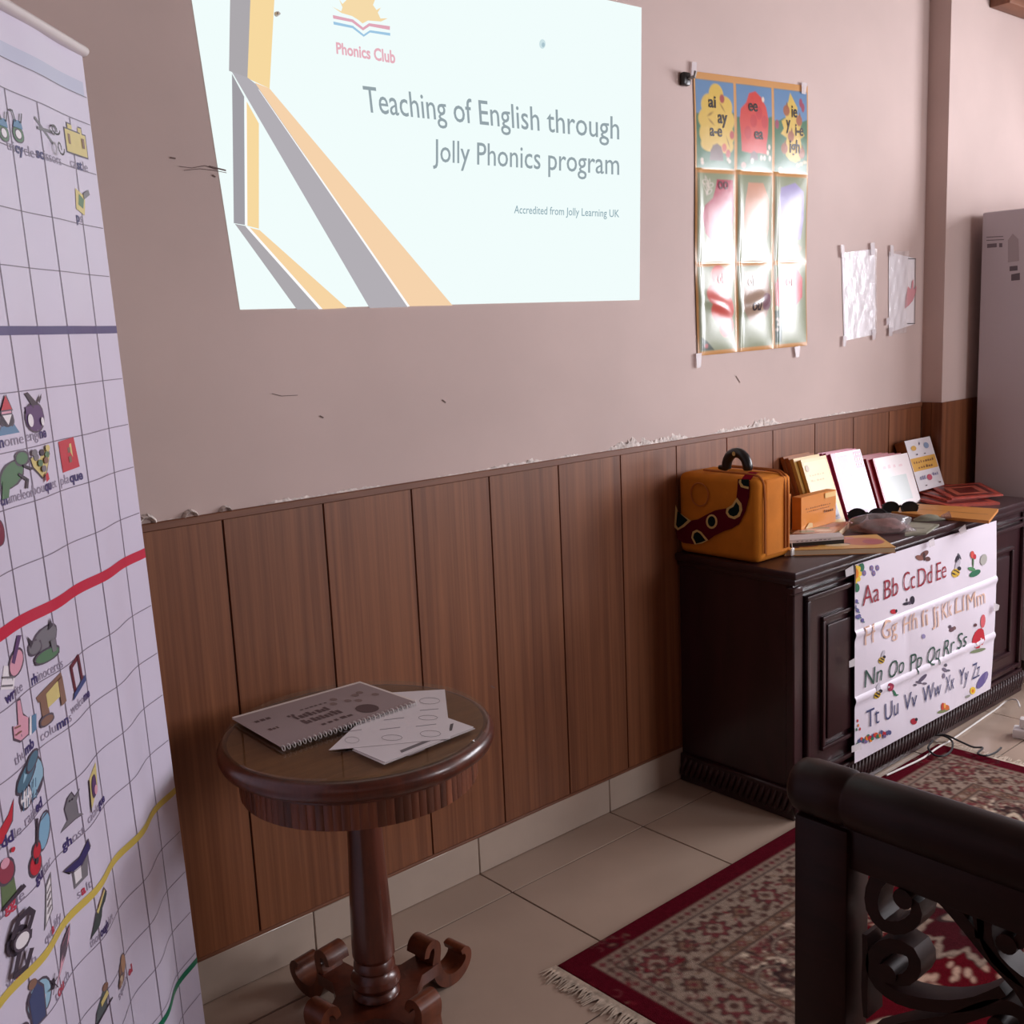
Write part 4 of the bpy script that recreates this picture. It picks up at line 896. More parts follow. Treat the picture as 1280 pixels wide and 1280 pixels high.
arow([('Aa', (120, 485), (202, 462)), ('Bb', (228, 450), (302, 430)), ('Cc', (330, 412), (390, 392)), ('Dd', (405, 388), (475, 362)), ('Ee', (498, 352), (550, 335))], .098, (150, 44, 58))
arow([('Ff', (130, 688), (182, 672)), ('Gg', (215, 655), (295, 635)), ('Hh', (330, 625), (400, 602)), ('Ii', (423, 592), (450, 582)), ('Jj', (472, 577), (505, 563)), ('Kk', (525, 553), (582, 533)), ('Ll', (600, 522), (640, 508)), ('Mm', (655, 500), (745, 470))], .092, (216, 178, 158))
arow([('Nn', (130, 905), (215, 875)), ('Oo', (250, 860), (335, 832)), ('Pp', (368, 822), (425, 800)), ('Qq', (450, 785), (515, 762)), ('Rr', (538, 745), (595, 722)), ('Ss', (610, 710), (655, 692))], .092, (54, 84, 74))
arow([('Tt', (138, 1115), (200, 1090)), ('Uu', (230, 1075), (302, 1048)), ('Vv', (335, 1030), (397, 1003)), ('Ww', (425, 988), (520, 945)), ('Xx', (545, 935), (592, 912)), ('Yy', (615, 897), (660, 872)), ('Zz', (680, 867), (718, 845))], .092, (70, 72, 110))
def apic(shapes):
    m = MB()
    for k, (c, P) in enumerate(shapes): m.add([apt(*au(a, b), .0016+.00015*k) for a, b in P], [list(range(len(P)))], False, c)
    m.build('printed_picture', 'print_paper', al)
def ae(x, y, rx, ry, c, rot=0): return (c, ell(x, y, rx, ry, 12, rot))
YLW, ORG, GRE, VIO, RDD, BKK = (232, 196, 70), (222, 128, 44), (54, 112, 84), (122, 108, 158), (186, 44, 58), (48, 42, 56)
apic([ae(92, 395, 15, 24, GRE), ae(118, 288, 14, 24, GRE)]+[ae(86+22*math.cos(t), 322+38*math.sin(t), 10, 14, YLW) for t in np.linspace(0, 5.5, 8)]+[ae(86, 322, 15, 27, ORG)])
for x, y in ((131, 318), (169, 292), (198, 290), (178, 318)): apic([ae(x, y, 9, 15, VIO), ae(x, y, 4, 6, (150, 120, 130))])
for x, y in ((92, 465), (84, 492), (97, 512), (106, 540), (122, 562), (95, 545)): apic([ae(x, y, 8, 11, (104, 98, 152)), ae(x+7, y+9, 5, 4, (92, 120, 130))])
apic([ae(440, 215, 26, 13, (110, 70, 66), -.7), ae(415, 235, 20, 13, (132, 84, 74), .4), ae(455, 240, 14, 12, (96, 60, 58)), ae(438, 228, 6, 22, (66, 44, 46))])
apic([ae(348, 474, 17, 8, BKK, -.2), ae(380, 455, 11, 22, BKK), ae(365, 470, 9, 9, (90, 78, 96)), ae(352, 455, 3, 10, BKK)])
apic([ae(283, 515, 18, 13, RDD), ae(296, 512, 6, 9, BKK)])
def bee(x, y, q=1.0): apic([ae(x+8*q, y-34*q, 9*q, 26*q, (190, 184, 196), .3), ae(x, y, 17*q, 20*q, (206, 170, 60), .5), ae(x-4*q, y+6*q, 16*q, 4*q, BKK, .5), ae(x+3*q, y-7*q, 14*q, 4*q, BKK, .5), ae(x+14*q, y-20*q, 8*q, 9*q, BKK)])
bee(209, 765, .9); bee(193, 945, 1.05); bee(603, 312, 1.2)
apic([ae(612, 238, 8, 22, BKK, .3), ae(622, 225, 4, 18, (90, 90, 100), -.4)])
apic([ae(700, 312, 32, 16, GRE, -.5), ae(682, 290, 20, 10, (84, 140, 96), .3), ae(688, 250, 4, 34, (90, 120, 90)), ae(684, 215, 10, 20, (206, 84, 76)), ae(695, 225, 8, 14, (186, 50, 60)), ae(742, 240, 18, 30, (168, 166, 160), .2)])
apic([ae(262, 905, 17, 22, (150, 44, 78)), ae(262, 905, 7, 9, (206, 90, 100)), ae(285, 935, 6, 20, GRE, -.5), ae(292, 945, 14, 4, GRE)])
apic([ae(582, 605, 18, 12, (104, 76, 84), -.4), ae(570, 590, 9, 9, (84, 70, 84)), ae(596, 598, 8, 10, (120, 90, 90))]); apic([ae(428, 640, 9, 12, (150, 140, 180))])
apic([ae(718, 650, 30, 55, RDD, .2), ae(735, 560, 14, 36, (206, 96, 104)), ae(708, 675, 6, 9, (236, 220, 220)), ae(732, 650, 6, 9, (236, 220, 220)), ae(728, 690, 6, 8, (236, 220, 220)), ae(714, 714, 42, 9, (120, 130, 100), -.25), ae(694, 580, 8, 9, (96, 60, 66))])
apic([ae(430, 858, 30, 9, (90, 80, 100), -.8), ae(410, 880, 16, 6, (104, 94, 112), .3), ae(438, 885, 12, 6, (110, 100, 116)), ae(392, 893, 8, 6, (96, 90, 104))])
apic([ae(545, 815, 16, 9, (120, 110, 130), .7), ae(562, 818, 13, 6, (100, 96, 110)), ae(538, 845, 8, 14, (130, 120, 140)), ae(550, 790, 8, 9, (96, 90, 104))])
apic([ae(540, 1028, 36, 9, (120, 130, 90), -.3), ae(535, 1005, 9, 20, (196, 80, 60)), ae(555, 1010, 16, 14, (206, 110, 60)), ae(545, 1000, 6, 14, (230, 170, 90))])
apic([ae(386, 1082, 16, 17, (168, 44, 60), -.3), ae(398, 1072, 7, 9, BKK)])
apic([ae(738, 868, 20, 52, (104, 92, 146), .55), ae(757, 850, 7, 30, (124, 112, 158), .2), ae(688, 922, 15, 20, YLW), ae(688, 924, 7, 10, ORG), ae(664, 952, 14, 7, (150, 150, 140), -.4)])
rnd = random.Random(3); sh = []
for k in range(26): sh.append(ae(98+6.2*k, 1205-2.0*k-18*abs(math.sin(k*.6))-rnd.uniform(0, 16), rnd.uniform(5, 10), rnd.uniform(7, 13), rnd.choice([RDD, (206, 84, 60), (112, 96, 140), (80, 84, 126), GRE, ORG])))
apic(sh)
for x, y, c in ((97, 1080, RDD), (100, 1104, (206, 120, 60)), (108, 1122, RDD), (92, 1125, GRE)): apic([ae(x, y, 4, 8, c)])
def atape(pts):
    m = MB(); Q = [on(a, b, 1, YA-.012) for a, b in pts]; y = [YA-.0185]*4
    m.add([(p[0], y[i], p[2]) for i, p in enumerate(Q)]+[(p[0], y[i]-.0006, p[2]) for i, p in enumerate(Q)], [(0, 1, 2, 3), (7, 6, 5, 4), (0, 4, 5, 1), (1, 5, 6, 2), (2, 6, 7, 3), (3, 7, 4, 0)]); solid(m, 'tape', 'tape_film', al)
for pts in ([(1054, 712), (1064, 706), (1065, 717), (1055, 721)], [(1059, 826), (1066, 822), (1066, 832), (1059, 834)], [(1062, 932), (1074, 927), (1074, 936), (1062, 940)], [(1196, 662), (1204, 655), (1206, 664), (1198, 668)], [(1158, 676), (1165, 672), (1166, 681), (1160, 684)], [(1240, 753), (1247, 756), (1246, 762), (1240, 764)]): atape(pts)

# ------------------------------------------------------------------ yellow bag
GX, GY0, GY1, GX1, GZ, GH = 2.560, -.318, -.022, 2.735, CH+.001, .262
bag = thing('cloth_case', 'yellow cloth carrying case with a maroon spotted band and black handle', 'bag', ((GX+GX1)/2, (GY0+GY1)/2, GZ))
m = MB(); m.bbox(GX, GX1, GY0, GY1, GZ, GZ+GH, .022, 4)
for i, (x, y, z) in enumerate(m.v):   # soft, slightly slumped walls
    b = 1-((z-GZ)/GH-.5)**2*2.2; k = (y-(GY0+GY1)/2)/((GY1-GY0)/2)
    m.v[i] = (x+(x-(GX+GX1)/2)*.03*b, y+k*.006*b, z+.008*(x-(GX+GX1)/2)/.08*0-.006*abs(k)*(z > GZ+GH*.9))
me = m.mesh('case_body'); link('case_body', me, 'bag_yellow', bag)
m = MB(); m.bbox(GX+.035, GX1-.012, GY0-.0065, GY0+.03, GZ+.014, GZ+GH-.012, .010, 3); m.build('gusset', 'bag_orange', bag)
for xx in (GX+.028, GX1-.045, GX1-.03):
    m = MB(); r = .03; pts = [(xx, GY0-.009, GZ+.03)]+[(xx, GY0-.009, GZ+GH*k) for k in (.3, .5, .7)]+[(xx, GY0-.006+.03*(1-math.cos(t)), GZ+GH-.035+.036*math.sin(t)) for t in np.linspace(0.1, PI/2, 6)]+[(xx, y, GZ+GH+.0035) for y in (-.25, -.18, -.1)]
    m.tube(pts, .0035, 6); m.build('seam_piping', 'piping', bag)
def c4(pts): return [(830+a/7.53, 555+b/7.53) for a, b in pts]
XF = GX-.0058
def bagdec(name, shapes, e=0.0):
    m = MB()
    for k, (c, P) in enumerate(shapes): m.add([(XF-e-.0004*k, q[1], q[2]) for q in [on(a, b, 0, XF) for a, b in c4(P)]], [list(range(len(P)))], False, c)
    m.build(name, 'felt', bag)
MAR, DGR, CRM = (88, 16, 30), (22, 34, 34), (206, 176, 112)
bagdec('spotted_band', [(MAR, [(695, 330), (800, 330), (806, 400), (800, 500), (765, 640), (705, 755), (640, 795), (560, 822), (470, 865), (420, 905), (360, 935), (300, 945), (180, 930), (125, 890), (110, 800), (135, 808), (250, 722), (320, 710), (380, 675), (480, 625), (600, 603), (650, 570), (680, 520), (690, 420)])])
bagdec('band_spot', [(CRM, ell(450, 730, 54, 68)), (DGR, ell(450, 728, 36, 50))], .0008)
bagdec('band_spot', [(CRM, [(688, 505), (730, 560), (738, 620), (715, 680), (665, 708), (610, 690), (583, 650), (590, 605), (640, 575)]), (DGR, [(682, 545), (708, 580), (712, 630), (690, 668), (655, 682), (620, 668), (604, 640), (615, 612), (655, 590)])], .0008)
bagdec('band_spot', [(CRM, [(290, 945), (258, 880), (270, 825), (310, 805), (350, 825), (418, 905), (360, 935)]), (DGR, [(305, 938), (276, 880), (286, 840), (315, 826), (342, 842), (395, 908), (355, 925)])], .0008)
bagdec('band_spot', [(CRM, [(110, 570), (135, 640), (256, 722), (190, 780), (130, 812), (98, 780)]), (DGR, [(128, 630), (225, 716), (180, 760), (135, 790), (115, 760)])], .0008)
bagdec('band_spot', [(CRM, [(712, 335), (705, 360), (725, 405), (798, 425), (802, 335)]), (DGR, [(730, 335), (728, 362), (750, 392), (800, 402), (802, 335)])], .0008)
m = MB(); c = on(*c4([(335, 475)])[0], 0, XF); m.tube([(XF-.0005, c[1]+.034*math.cos(t), c[2]+.036*math.sin(t)) for t in np.linspace(0, 2*PI, 25)[:-1]], .0022, 6, closed=True); m.build('stitched_ring', 'piping', bag)
# band going over the top edge and strip on the back corner
m = MB(); cy = on(*c4([(750, 330)])[0], 0, XF)[1]
m.grid(6, 10, lambda a, b: (GX-.006+.036*(1-math.cos(b*PI/2))+.02*b, cy-.016+.033*a, GZ+GH-.030+.037*math.sin(b*PI/2)))
for k in range(len(m.col)): m.col[k] = (128, 18, 36)
m.build('spotted_band', 'felt', bag)
hy = (GY0+GY1)/2-.012; hx = (GX+GX1)/2
m = MB(); pts = [(hx, hy+.068, GZ+GH+.006), (hx, hy+.045, GZ+GH+.006)]+[(hx, hy+.040*math.cos(t), GZ+GH+.010+.046*math.sin(t)) for t in np.linspace(0, PI, 13)]+[(hx, hy-.040, GZ+GH+.004)]
m.tube(pts, [.007, .011]+[.016]*13+[.013], 10); hd = sub(m.build('handle', 'black_plastic', bag))
m = MB(); m.add([(hx-.0164, hy+.006*math.cos(t), GZ+GH+.054+.007*math.sin(t)) for t in np.linspace(0, 2*PI, 13)[:-1]], [list(range(12))], False, (206, 176, 112)); m.build('handle_stud', 'felt', hd)
m = MB(); q = (GX1-.012, GY0-.010, GZ+.012); m.tube([(q[0], q[1], q[2]+.03), (q[0], q[1]-.002, q[2]+.012)], .0012, 6).bbox(q[0]-.009, q[0]+.009, q[1]-.006, q[1], q[2]-.012, q[2]+.013, .003, 1); m.build('zip_tag', 'white_plastic', bag)

# ------------------------------------------------------------------ leaning books
def lean_M(x, ybase, zbase, lean, yaw=0.0): return Matrix.Translation(Vector((x, ybase, zbase))) @ Matrix.Rotation(yaw, 4, 'Z') @ Matrix.Rotation(-lean, 4, 'X')
def book(name, label, cat, group, x, ybase, zbase, w, h_, t, lean, cover, pages, art=(), yaw=0.0, closed=False, fin='print_satin'):
    """front cover faces -y; t along +y; art = (colour, [(a,b)]) with a,b in 0..1"""
    M = lean_M(x, ybase, zbase+.0005, lean, yaw); r = thing(name, label, cat, tuple(M @ Vector((w/2, 0, 0))), group)
    if closed: MB().bbox(0, w, 0, t, 0, h_, .0015, 1, M).build('box_body', cover, r)
    else:
        MB().box(.0015, w-.002, .0012, t-.0012, .002, h_-.002, M).build('page_block', pages, r)
        m = MB(); m.box(0, w, 0, .0012, 0, h_, M); m.box(0, w, t-.0012, t, 0, h_, M); m.box(-.0004, .0012, .0012, t-.0012, 0, h_, M); m.build('cover', cover, r)
    if art:
        m = MB()
        for k, (c, P) in enumerate(art):
            if isinstance(P, tuple):   # lettering: (string, a0, a1, b0, hb)
                s_, a0, a1, b0, hb = P; put_text(m, s_, lambda a, b: tuple(M @ Vector(((a0+(a1-a0)*a)*w, -.0006-.0001*k, (b0+hb*b)*h_))), c, .01)
            else: m.add([tuple(M @ Vector((a*w, -.0003-.0001*k, b*h_))) for a, b in P], [list(range(len(P)))], False, c)
        m.build('cover_print', fin, r)
    return r
def marks(c, a0, a1, b0, hb, n, seed=1):
    r_ = random.Random(seed); out = []; a = a0; st = (a1-a0)/n
    for k in range(n):
        w_ = st*r_.uniform(.45, .8); h1 = hb*r_.uniform(.55, 1.0); out.append((c, [(a, b0), (a+w_, b0+hb*.05), (a+w_*.9, b0+h1), (a+w_*.1, b0+h1*.9)])); a += st
    return out
def R4(a0, a1, b0, b1): return [(a0, b0), (a1, b0), (a1, b1), (a0, b1)]
LEAN = math.radians(19.5)
yel_art = [((216, 180, 104), R4(0, 1, 0, 1)), ((226, 198, 130), R4(.06, .94, .52, .95)), ((150, 140, 150), R4(.2, .85, .06, .48)), ((228, 224, 226), [(.28, .1), (.6, .08), (.56, .44), (.3, .46)]), ((110, 104, 120), [(.6, .1), (.82, .1), (.8, .4), (.62, .44)]), *marks((196, 162, 96), .15, .75, .74, .03, 6), *marks((196, 162, 96), .15, .7, .66, .03, 5, 2), ((150, 120, 70), ell(.14, .86, .07, .05)), ((70, 64, 76), [(.28, .42), (.4, .34), (.36, .2), (.3, .16)])]
book('reading_book', 'yellow-covered reading book with a grey picture, leaning in front of its stack', 'book', 'yellow books on the sideboard', 3.146, -.158, CH, .155, .245, .014, LEAN, 'yellow_cover', 'pages_white', yel_art)
for k in range(3):
    book('reading_book', ('second yellow book from the front of the leaning stack beside the case', 'third book, brown-backed, in the leaning yellow stack', 'hindmost brown-backed book of the yellow stack, against the panelling')[k], 'book', 'yellow books on the sideboard', 3.130-.004*k, -.140+.0163*k, CH, .158, .250+.003*k, .0145, LEAN, 'box_brown' if k else 'yellow_cover', 'pages_white')
mag_art = [((206, 186, 206), R4(0, 1, 0, 1)), ((186, 40, 96), R4(0, .16, 0, 1)), ((196, 70, 120), R4(.2, .5, .62, .95)), ((200, 60, 90), R4(.72, .98, .72, .98)), ((150, 140, 170), R4(.25, .55, .1, .55)), ((222, 210, 222), R4(.55, .9, .1, .6)), *marks((236, 220, 226), .74, .97, .92, .03, 3), *marks((236, 220, 226), .74, .97, .84, .04, 3, 5), *marks((236, 220, 226), .74, .97, .76, .04, 3, 7)]
book('reading_book', 'glossy magenta and white workbook leaning in the middle of the row', 'book', 'magenta workbooks', 3.338, -.148, CH, .175, .243, .010, LEAN, 'spine_magenta', 'pages_white', mag_art, -.08, fin='cover_gloss')
for k in range(3): book('reading_book', ('magenta workbook directly behind the glossy front one', 'third magenta workbook from the front of its stack', 'hindmost magenta workbook leaning on the panelling')[k], 'book', 'magenta workbooks', 3.330-.006*k, -.1355+.0124*k, CH, .177, .246, .0105, LEAN, 'spine_magenta', 'pages_white', (), -.08)
red_art = [((214, 200, 200), R4(0, 1, 0, 1)), ((196, 60, 76), R4(0, .04, 0, 1)), ((178, 186, 184), R4(.2, .8, .1, .6)), *marks((206, 170, 176), .2, .8, .76, .08, 4, 9)]
for k in range(5):
    book('reading_book', ('front red-spined white workbook of the fanned stack', 'second red-spined workbook, just behind the white front one', 'middle red-spined workbook of the fanned stack of five', 'fourth red-spined workbook from the front of the fan', 'hindmost red-spined workbook, furthest left in the fan')[k], 'book', 'red-spined workbooks', 3.594-.021*k, -.150+.0144*k, CH, .215, .195+.002*k, .011, LEAN, 'spine_red', 'pages_white', red_art if k == 0 else (), -.10, fin='cover_gloss')
# thick boxed book standing on folders at the corner
def folder(label, pts, z0, t, mat, art=()):
    P = [on(a, b, 2, z0+t) for a, b in pts]; n = len(P)
    r = thing('card_folder', label, 'folder', (float(P[0][0]), float(P[0][1]), z0), 'red patterned folders')
    m = MB(); m.add([(p[0], p[1], z0) for p in P]+[(p[0], p[1], z0+t) for p in P], [list(range(n)), list(range(n, 2*n))]+[(i, (i+1) % n, n+(i+1) % n, n+i) for i in range(n)]); solid(m, 'folder_card', mat, r)
    c = sum(P)/n
    for s, col in ((.80, (96, 30, 30)), (.62, (186, 92, 74)), (.40, (104, 36, 34))):
        m = MB(); m.add([(c[0]+(p[0]-c[0])*s, c[1]+(p[1]-c[1])*s, z0+t+.0004+.0003*(1-s)) for p in P], [list(range(n))], False, col); m.build('printed_border', 'print_satin', r)
folder('lowest red card folder under the boxed book', [(1131, 620), (1186, 632), (1250, 628), (1178, 607)], CH+.0005, .009, 'folder_red')
folder('middle red patterned folder showing at the left of the folder pile', [(1136, 612), (1184, 625), (1236, 620), (1180, 604)], CH+.0102, .007, 'folder_red')
folder('topmost red patterned folder of the pile near the cabinet corner', [(1162, 608), (1190, 623), (1254, 618), (1225, 603)], CH+.0185, .006, 'folder_red')
bx = [((226, 222, 226), R4(0, 1, 0, 1)), ((222, 172, 84), R4(.02, .98, .38, .64)), *marks((140, 98, 66), .1, .9, .53, .055, 9, 3), *marks((140, 98, 66), .22, .8, .42, .06, 6, 4), ((214, 170, 90), ell(.25, .83, .1, .05)), ((140, 160, 190), ell(.75, .84, .1, .06)), ((196, 90, 110), ell(.52, .22, .1, .06)), *marks((150, 150, 180), .16, .4, .2, .08, 3, 5), *marks((150, 150, 180), .66, .92, .23, .07, 3, 6), ((90, 80, 90), ell(.3, .7, .03, .015)), ((90, 80, 90), ell(.6, .69, .04, .01)), ((90, 80, 90), ell(.3, .08, .04, .012)), ((120, 80, 80), ell(.85, .08, .03, .015)), ((130, 130, 150), ell(.5, .9, .02, .03))]
book('boxed_book', 'thick orange box with a white and orange printed cover, leaning at the corner', 'box', None, 3.880, -.125, CH+.0255, .2, .205, .045, math.radians(19), 'box_brown', 'pages', bx, 0.0, True)

# small orange card box and a lower one behind it
def upright_box(label, pfl, pfr, h_, d_, mat, art=()):
    A, B = on(*pfl, 2, CH), on(*pfr, 2, CH); w = float(np.hypot(B[0]-A[0], B[1]-A[1])); yaw = math.atan2(B[1]-A[1], B[0]-A[0])
    return book('card_box', label, 'box', 'orange card boxes', float(A[0]), float(A[1]), CH, w, h_, d_, 0, mat, 'pages', art, yaw, True)
ob = [((216, 136, 58), R4(0, 1, 0, 1)), *marks((160, 92, 44), .12, .85, .60, .05, 12, 2), *marks((150, 84, 40), .15, .8, .52, .035, 12, 4), *marks((110, 62, 34), .64, .92, .38, .1, 5, 8), ((236, 196, 130), R4(.66, .97, .82, .97)), ((222, 190, 140), [(.1, .04), (.3, .04), (.3, .16), (.2, .2)])]
book('card_box', 'small orange card box with printed front standing on the brown book', 'box', 'orange card boxes', 2.965, -.200, CH+.0232, .205, .112, .036, 0, 'orange_card', 'pages', ob, 0.0, True)
book('card_box', 'plain orange carton half hidden behind the small card box', 'box', 'orange card boxes', 2.935, -.104, CH, .115, .128, .03, 0, 'orange_card', 'pages', (), 0.0, True)

# flat books, duster, plastic bag, glasses etc.
def flat(name, label, cat, pts, z0, t, mat, arts=(), group=None, mat2='print_satin', pages=None):
    P = [on(a, b, 2, z0+t) for a, b in pts]; n = len(P)
    r = thing(name, label, cat, (float(P[0][0]), float(P[0][1]), z0), group)
    def slab(za, zb, s, nm, mt):
        c = sum(P)/n; m = MB(); Q = [c+(p-c)*s for p in P]
        m.add([(p[0], p[1], za) for p in Q]+[(p[0], p[1], zb) for p in Q], [list(range(n)), list(range(n, 2*n))]+[(i, (i+1) % n, n+(i+1) % n, n+i) for i in range(n)]); solid(m, nm, mt, r)
    if pages: slab(z0, z0+.0015, 1, 'cover', mat); slab(z0+.0015, z0+t-.0015, .985, 'page_block', pages); slab(z0+t-.0015, z0+t, 1, 'cover', mat)
    else: slab(z0, z0+t, 1, 'body', mat)
    if arts:
        m = MB()
        for k, (c, Q) in enumerate(arts): m.add([(P[0]*(1-a)*(1-b)+P[1]*a*(1-b)+P[2]*a*b+P[3]*(1-a)*b)[:2].tolist()+[z0+t+.0004+.0001*k] for a, b in Q], [list(range(len(Q)))], False, c)
        m.build('cover_print', mat2, r)
    return r
Z = CH+.0005
rb = random.Random(5)
arts = [((206, 160, 84), R4(0, 1, 0, 1)), ((186, 110, 76), ell(.78, .5, .2, .3)), ((166, 84, 92), ell(.86, .45, .1, .2)), ((120, 74, 60), ell(.55, .35, .08, .12)), ((226, 206, 170), ell(.5, .3, .12, .1)), ((150, 90, 60), ell(.2, .3, .12, .1)), ((196, 130, 120), ell(.62, .8, .1, .1)), ((96, 60, 56), ell(.1, .2, .04, .06))]
flat('picture_book', 'wide yellow picture book lying flat and overhanging the sideboard front', 'book', [(980, 688), (1120, 684), (1096, 668), (984, 674)], Z, .018, 'ruler_wood', arts, None, 'print_satin', 'pages')
zb = Z+.019
r = thing('board_duster', 'grey-topped black whiteboard duster on the yellow picture book', 'duster', tuple(on(1020, 680, 2, zb)))
a, b, c, d_ = (on(x, y, 2, zb) for x, y in ((987, 684), (1055, 679), (1050, 674), (987, 677)))
for z0, z1, mt, nm in ((zb, zb+.012, 'black_plastic', 'felt_pad'), (zb+.012, zb+.022, 'paper_grey', 'grip')):
    m = MB(); Q = [a, b, c, d_]; m.add([(p[0], p[1], z0) for p in Q]+[(p[0], p[1], z1) for p in Q], [(0, 1, 2, 3), (4, 5, 6, 7)]+[(i, (i+1) % 4, 4+(i+1) % 4, 4+i) for i in range(4)]); solid(m, nm, mt, r)
m = MB()
for _, Q in marks(None, .12, .78, .2, .6, 8, 3): m.add([tuple((a+(b-a)*x_)[:2])+(zb+.0135+.007*y_,) for x_, y_ in Q], [(0, 1, 2, 3)], False, (140, 128, 134))
for i, v in enumerate(m.v): m.v[i] = (v[0]-.0006, v[1]-.0008, v[2])
m.build('lettering', 'print_paper', r)
arts2 = [((176, 118, 70), R4(0, 1, 0, 1)), ((206, 190, 160), ell(.3, .5, .18, .2)), ((110, 120, 84), ell(.55, .3, .2, .15)), ((150, 80, 60), ell(.75, .6, .15, .2)), ((200, 140, 100), ell(.85, .3, .1, .14)), ((90, 70, 70), ell(.2, .3, .08, .1))]
flat('picture_book', 'thick brown picture book in front of the small card box', 'book', [(985, 665), (1050, 663), (1062, 652), (998, 655)], Z, .022, 'box_brown', arts2, None, 'print_satin', 'pages')
flat('picture_book', 'thin patterned booklet lying on the thick brown book', 'book', [(990, 667), (1040, 667), (1048, 661), (1000, 661)], Z+.0226, .004, 'box_brown', [((196, 150, 120), R4(0, 1, 0, 1)), ((120, 130, 96), ell(.3, .4, .2, .25)), ((222, 206, 186), ell(.7, .6, .2, .2)), ((140, 84, 60), ell(.5, .2, .16, .1))])
# plastic bag with mauve contents
pc = on(1090, 668, 2, CH); r = thing('plastic_bag', 'crumpled clear plastic bag with mauve contents beside the open-topped books', 'bag', (float(pc[0]), float(pc[1]), CH)); r['label'] = 'crumpled clear plastic bag with mauve contents on the sideboard front'
def lump(mb, c, rx, ry, rz, yaw, seed, amp=.12, n=18, mm=10):
    rr = random.Random(seed); ph = [rr.uniform(0, 6.28) for _ in range(8)]
    def fn(u, v):
        a = 2*PI*u; b = PI/2*v; k = 1+amp*(math.sin(3*a+ph[0])*.6+math.sin(5*a+4*b+ph[1])*.5+math.sin(7*b+2*a+ph[2])*.5)
        x, y, z = rx*math.cos(a)*math.cos(b)*k, ry*math.sin(a)*math.cos(b)*k, rz*math.sin(b)*(1+amp*math.sin(2*a+ph[3])*math.cos(b))
        return (c[0]+x*math.cos(yaw)-y*math.sin(yaw), c[1]+x*math.sin(yaw)+y*math.cos(yaw), c[2]+z)
    return mb.grid(n, mm, fn)
c = (3.225, -.340, CH+.001)
lump(MB(), c, .088, .050, .040, -.75, 2, .2).build('contents', 'mauve_fill', r)
lump(MB(), c, .112, .066, .058, -.75, 6, .2, 34, 14).build('plastic_film', 'polybag', r)
# sunglasses-like dark glossy pair
p1 = on(1075, 640, 2, CH)
def shades(label, px, py, s, seed):
    p = on(px, py, 2, CH); r = thing('sunglasses', label, 'sunglasses', (float(p[0]), float(p[1]), CH), 'dark glasses on the sideboard'); yaw = -.95
    ax = np.array([math.cos(yaw), math.sin(yaw), 0]); ay = np.array([-math.sin(yaw), math.cos(yaw), 0]); o = np.array([p[0], p[1], CH+.001])
    for k in (-1, 1):
        m = MB(); pts = [tuple(o+ax*(k*.034+.030*math.cos(t))*s+ay*.004*math.cos(t)+np.array([0, 0, (.024+.0235*math.sin(t))*s])) for t in np.linspace(0, 2*PI, 17)[:-1]]
        m.add(pts, [list(range(16))]); m.add([tuple(np.array(q)+ay*.003) for q in pts], [list(range(16))[::-1]]); m.build('lens', 'black_plastic', r)
        m = MB(); m.tube(pts, .003*s, 6, closed=True); m.build('rim', 'black_plastic', r)
        m = MB(); h0 = o+ax*k*.066*s+np.array([0, 0, .034*s]); m.tube([tuple(h0), tuple(h0+ay*.008-ax*k*.004), tuple(h0+ay*(.011+.003*k)-ax*k*.10*s-np.array([0, 0, .012*s])), tuple(h0+ay*(.011+.003*k)-ax*k*.125*s-np.array([0, 0, .028*s]))], .0028*s, 6); m.build('temple', 'black_plastic', r)
    m = MB(); m.tube([tuple(o+ax*x_*s+np.array([0, 0, (.030+.004*(1-abs(x_)/.006))*s])) for x_ in (-.008, 0, .008)], .003*s, 6); m.build('bridge', 'black_plastic', r)
shades('dark sunglasses nearer the plastic bag, in front of the magenta books', 1084, 653, 1.0, 1)
shades('dark sunglasses beside the red folders, in front of the red-spined books', 1125, 643, .95, 2)
flat('wooden_ruler', 'long orange-brown board lying across the front of the sideboard top', 'board', [(1114, 640), (1236, 651), (1248, 636), (1132, 629)], Z, .010, 'ruler_wood', [((196, 134, 70), R4(0, 1, 0, 1)), ((150, 100, 56), R4(.05, .95, .46, .5))])
flat('grey_booklet', 'grey-green booklet lying behind the plastic bag', 'book', [(1131, 668), (1158, 666), (1174, 655), (1135, 652)], Z, .006, 'grey_green', [((150, 150, 134), R4(.1, .9, .15, .85)), ((84, 80, 76), R4(.2, .7, .45, .52))])
c = on(1155, 652, 2, CH); r = thing('wrapped_packet', 'small twisted grey packet lying in front of the brown board', 'packet', (float(c[0]), float(c[1]), CH))
lump(MB(), (c[0]+.03, c[1], CH+.001), .05, .024, .020, -.8, 9, .15, 16, 8).build('packet_body', 'grey_green', r)
m = MB(); m.tube([(c[0]+.055, c[1]-.035, CH+.012), (c[0]+.075, c[1]-.055, CH+.018)], [.006, .014], 8); m.build('twisted_end', 'polybag', r)

